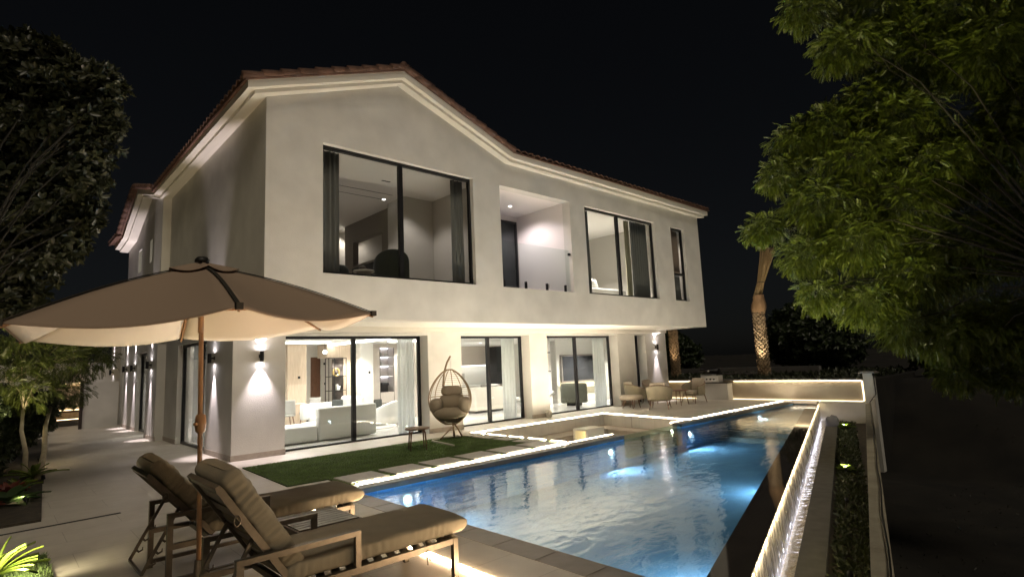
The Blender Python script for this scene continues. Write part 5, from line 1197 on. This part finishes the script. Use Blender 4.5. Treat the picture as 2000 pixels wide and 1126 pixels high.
for k, (u_, tx_, ty_, e_) in enumerate(((-.5, 1570, 340, 290), (3.2, 1580, 480, 150), (9.0, 1720, 600, 80), (-.2, 1610, 60, 90))):  # added spotlights to brighten the feathery tree, not lamps known in this bed
    x_, y_, _ = uq(u_, 11.33)
    spike((x_, y_, -.70), tuple(px(tx_, ty_, 11)), e_, 58, ['spotlight at the near end of the right bed, aimed at the feathery tree', 'spotlight in the right bed aimed at the middle of the feathery tree', 'spotlight in the right bed aimed at the lowest boughs', 'spotlight at the near end of the bed, aimed at the treetop'][k], (1, .93, .42))
# palms: trunks with diamond leaf bases
def palm(label, x, y, z0_, h, r_, top=False):
    t_ = thing('palm_tree', label, 'palm tree', (x, y, z0_), 0, 'wrapped palms behind the lit wall')
    f = MB(); rows = int(h / .085); n = 9
    for i in range(rows):
        for k in range(n):
            a = 2 * math.pi * (k + .5 * (i % 2) + RNG.uniform(-.12, .12)) / n; zc = i * .085 + RNG.uniform(-.018, .018); c_, s_ = math.cos(a), math.sin(a); hw = r_ * .36
            R0, R1 = r_ * .9, r_ * RNG.uniform(1.15, 1.36)
            f.add([(R0 * c_ + hw * s_, R0 * s_ - hw * c_, zc), (R0 * c_ - hw * s_, R0 * s_ + hw * c_, zc), (R1 * c_ - hw * .45 * s_, R1 * s_ + hw * .45 * c_, zc + .12), (R1 * c_ + hw * .45 * s_, R1 * s_ - hw * .45 * c_, zc + .12), (R0 * c_, R0 * s_, zc + .16)],
                  [(0, 1, 2, 3), (3, 2, 4), (0, 3, 4), (1, 4, 2)])
    f.tube([(0, 0, -.1), (0, 0, h)], r_ * .92, 14); f.build('trunk', mat('palm_bark', (.34, .25, .155), .9, noise=.3, nscale=10), t_)
    if top:
        HES = mat('hessian', (.34, .21, .11), .95, noise=.15, nscale=30, bump=.7, bscale=60)
        f = MB(); prof_ = [(r_ * 1.05, h - .10), (r_ * 1.25, h + .02), (r_ * 1.38, h + .18), (r_ * 1.30, h + .34), (r_ * 1.02, h + .52), (r_ * .92, h + .68), (r_ * .86, h + .72)]
        f.grid(lambda a, b_: (lambda q_: (q_[0] * math.cos(6.2832 * a) * (1 + .07 * math.sin(9 * 6.28 * a + 8 * b_)) - .02 * b_, q_[0] * math.sin(6.2832 * a) * (1 + .07 * math.sin(7 * 6.28 * a + 5 * b_)) - .10 * b_, q_[1]))(prof_[min(6, int(b_ * 6 + .01))]), 32, 6); f.build('hessian_wrap', HES, t_)
        f = MB()
        for k in range(120):
            a = RNG.uniform(0, 6.283); rr = r_ * RNG.uniform(.1, .85); tw = RNG.uniform(-.3, .3)
            f.tube([(rr * math.cos(a), rr * math.sin(a), h + .6), (rr * .8 * math.cos(a + tw), rr * .8 * math.sin(a + tw) - .22, h + 1.22), (rr * 1.3 * math.cos(a) + .03, rr * 1.3 * math.sin(a) - .42, h + 1.9), (rr * 1.9 * math.cos(a) + .06, rr * 1.9 * math.sin(a) - .62, h + 2.5 + RNG.uniform(-.15, .2))], [.02, .018, .014, .006], 5)
        f.build('bound_fronds', mat('dry_frond', (.33, .23, .11), .9, noise=.2, nscale=14), t_)
        f = MB(); f.tube([(math.cos(a) * r_ * .78, math.sin(a) * r_ * .78 - .22, h + 1.22) for a in np.linspace(0, 6.283, 14, endpoint=False)], .014, 6, closed=True); f.build('rope_tie', BARK, t_); f = MB(); f.tube([(math.cos(a) * r_ * 1.2, math.sin(a) * r_ * 1.2, h - .02) for a in np.linspace(0, 6.283, 14, endpoint=False)], .02, 6, closed=True); f.build('rope_tie', BARK, t_)
        for k in range(4):
            pass
    return t_
palm('palm with hessian wrapped head and bound fronds behind the lit wall', 19.5, -3.14, .66, 2.72, .21, True)
palm('palm trunk just right of the villa corner, its head hidden by the eaves', 19.5, .92, .66, 4.3, .19)
spike((18.75, -3.35, .66), (19.45, -3.15, 2.8), 48, 38, 'spotlight at the foot of the wrapped palm', (1, .85, .6))
spike((18.8, .62, .66), (19.45, .9, 2.8), 22, 38, 'spotlight at the foot of the palm beside the villa', (1, .72, .45))
# low planting behind the lit wall, and in the right bed
def cover(name, n, sampler, tmpl, lm, sc_, upz=.8):
    P = np.array([sampler() for _ in range(n)]); D = RNG.normal(0, .6, (n, 3)); D[:, 2] = np.abs(D[:, 2]) * .5 + upz * .5
    o = inst_mesh(name, *tmpl, frame_mats(P, D, RNG.uniform(*sc_, n), RNG.uniform(-3, 3, n)), lm); o['kind'] = 'stuff'; return o
cover('ground_cover', 5200, lambda: uq(random.uniform(-1.5, 15.6), random.uniform(11.18, 11.62), -.70), OVL, leaf_mat('cover_leaf', (.035, .05, .018), (.07, .085, .035)), (.4, .9), .5)
cover('back_ground_cover', 5000, lambda: (random.uniform(18, 26), random.uniform(-7, 3), .66), OVL, leaf_mat('back_leaf', (.04, .05, .03), (.07, .08, .045)), (1.0, 2.6), .9)
cover('scrub_tufts', 2600, lambda: (lambda x, y: (x, y, land((x + 150) / 340, (y + 170) / 340)[2]))(random.uniform(1.5, 36), random.uniform(-34, -12.5)), WH, leaf_mat('tuft_leaf', (.014, .016, .008), (.035, .034, .018)), (.5, 1.5), .9)
cover('scrub', 9000, lambda: (lambda x, y: (x, y, land((x + 150) / 340, (y + 170) / 340)[2]))(random.uniform(2, 34), random.uniform(-34, -9.5) ), OVL, leaf_mat('scrub_leaf', (.012, .014, .008), (.03, .03, .018)), (.25, .6), .6)
for k, (u, q) in enumerate(((6.0, 11.33), (12.9, 11.36))):
    x, y, _ = uq(u, q)
    shr = rosette(['low lime green plant lit from below, middle of the right bed', 'low lime green plant lit from below, by the rock in the right bed'][k], (x, y, -.66), 70, .17 if k == 0 else .26, .028, BRI, up=1.0, group='lit plants in the right bed')
    spike((x - .16, y - .05, -.69), (x, y, -.58), 26, 120, ['spotlight under the lime plant in the middle of the right bed', 'spotlight under the lime plant by the rock'][k], (.95, 1, .6))
rk_ = MB()
def rockf(a, b_):
    th = 6.2832 * a; ph_ = math.pi * (b_ - .5); w_ = 1 + .15 * math.sin(3 * th + 1) * math.cos(ph_) + .1 * math.sin(5 * ph_ + 2 * th)
    return (.22 * w_ * math.cos(ph_) * math.cos(th), .20 * w_ * math.cos(ph_) * math.sin(th), .30 * w_ * math.sin(ph_) + .12)
rk_.grid(rockf, 18, 10, closed_u=True); rk_ = rk_.build('rock', mat('rock_grey', (.13, .13, .14), .9, bump=.8, bscale=12)); rk_.location = (15.7, -6.75, -.72); tag(rk_, 'dark rounded rock against the retaining wall at the end of the right bed', 'rock')
# dim bushes far behind
for k, (x, y, z, r_) in enumerate(((27, 6, 2.2, 2.4), (29, -2, 2.0, 2.6), (26, -9, 1.4, 2.2), (22, 9, 2.0, 2.2))):
    shr = shrub(['dark tree mass straight behind the palm beside the villa', 'dark tree mass behind the wrapped palm', 'dark tree mass right of the gate post', 'dark tree mass hidden behind the villa corner'][k], (x, y, z), r_, 26, WH, BUSH, (1.6, 2.6), 'far_bush')
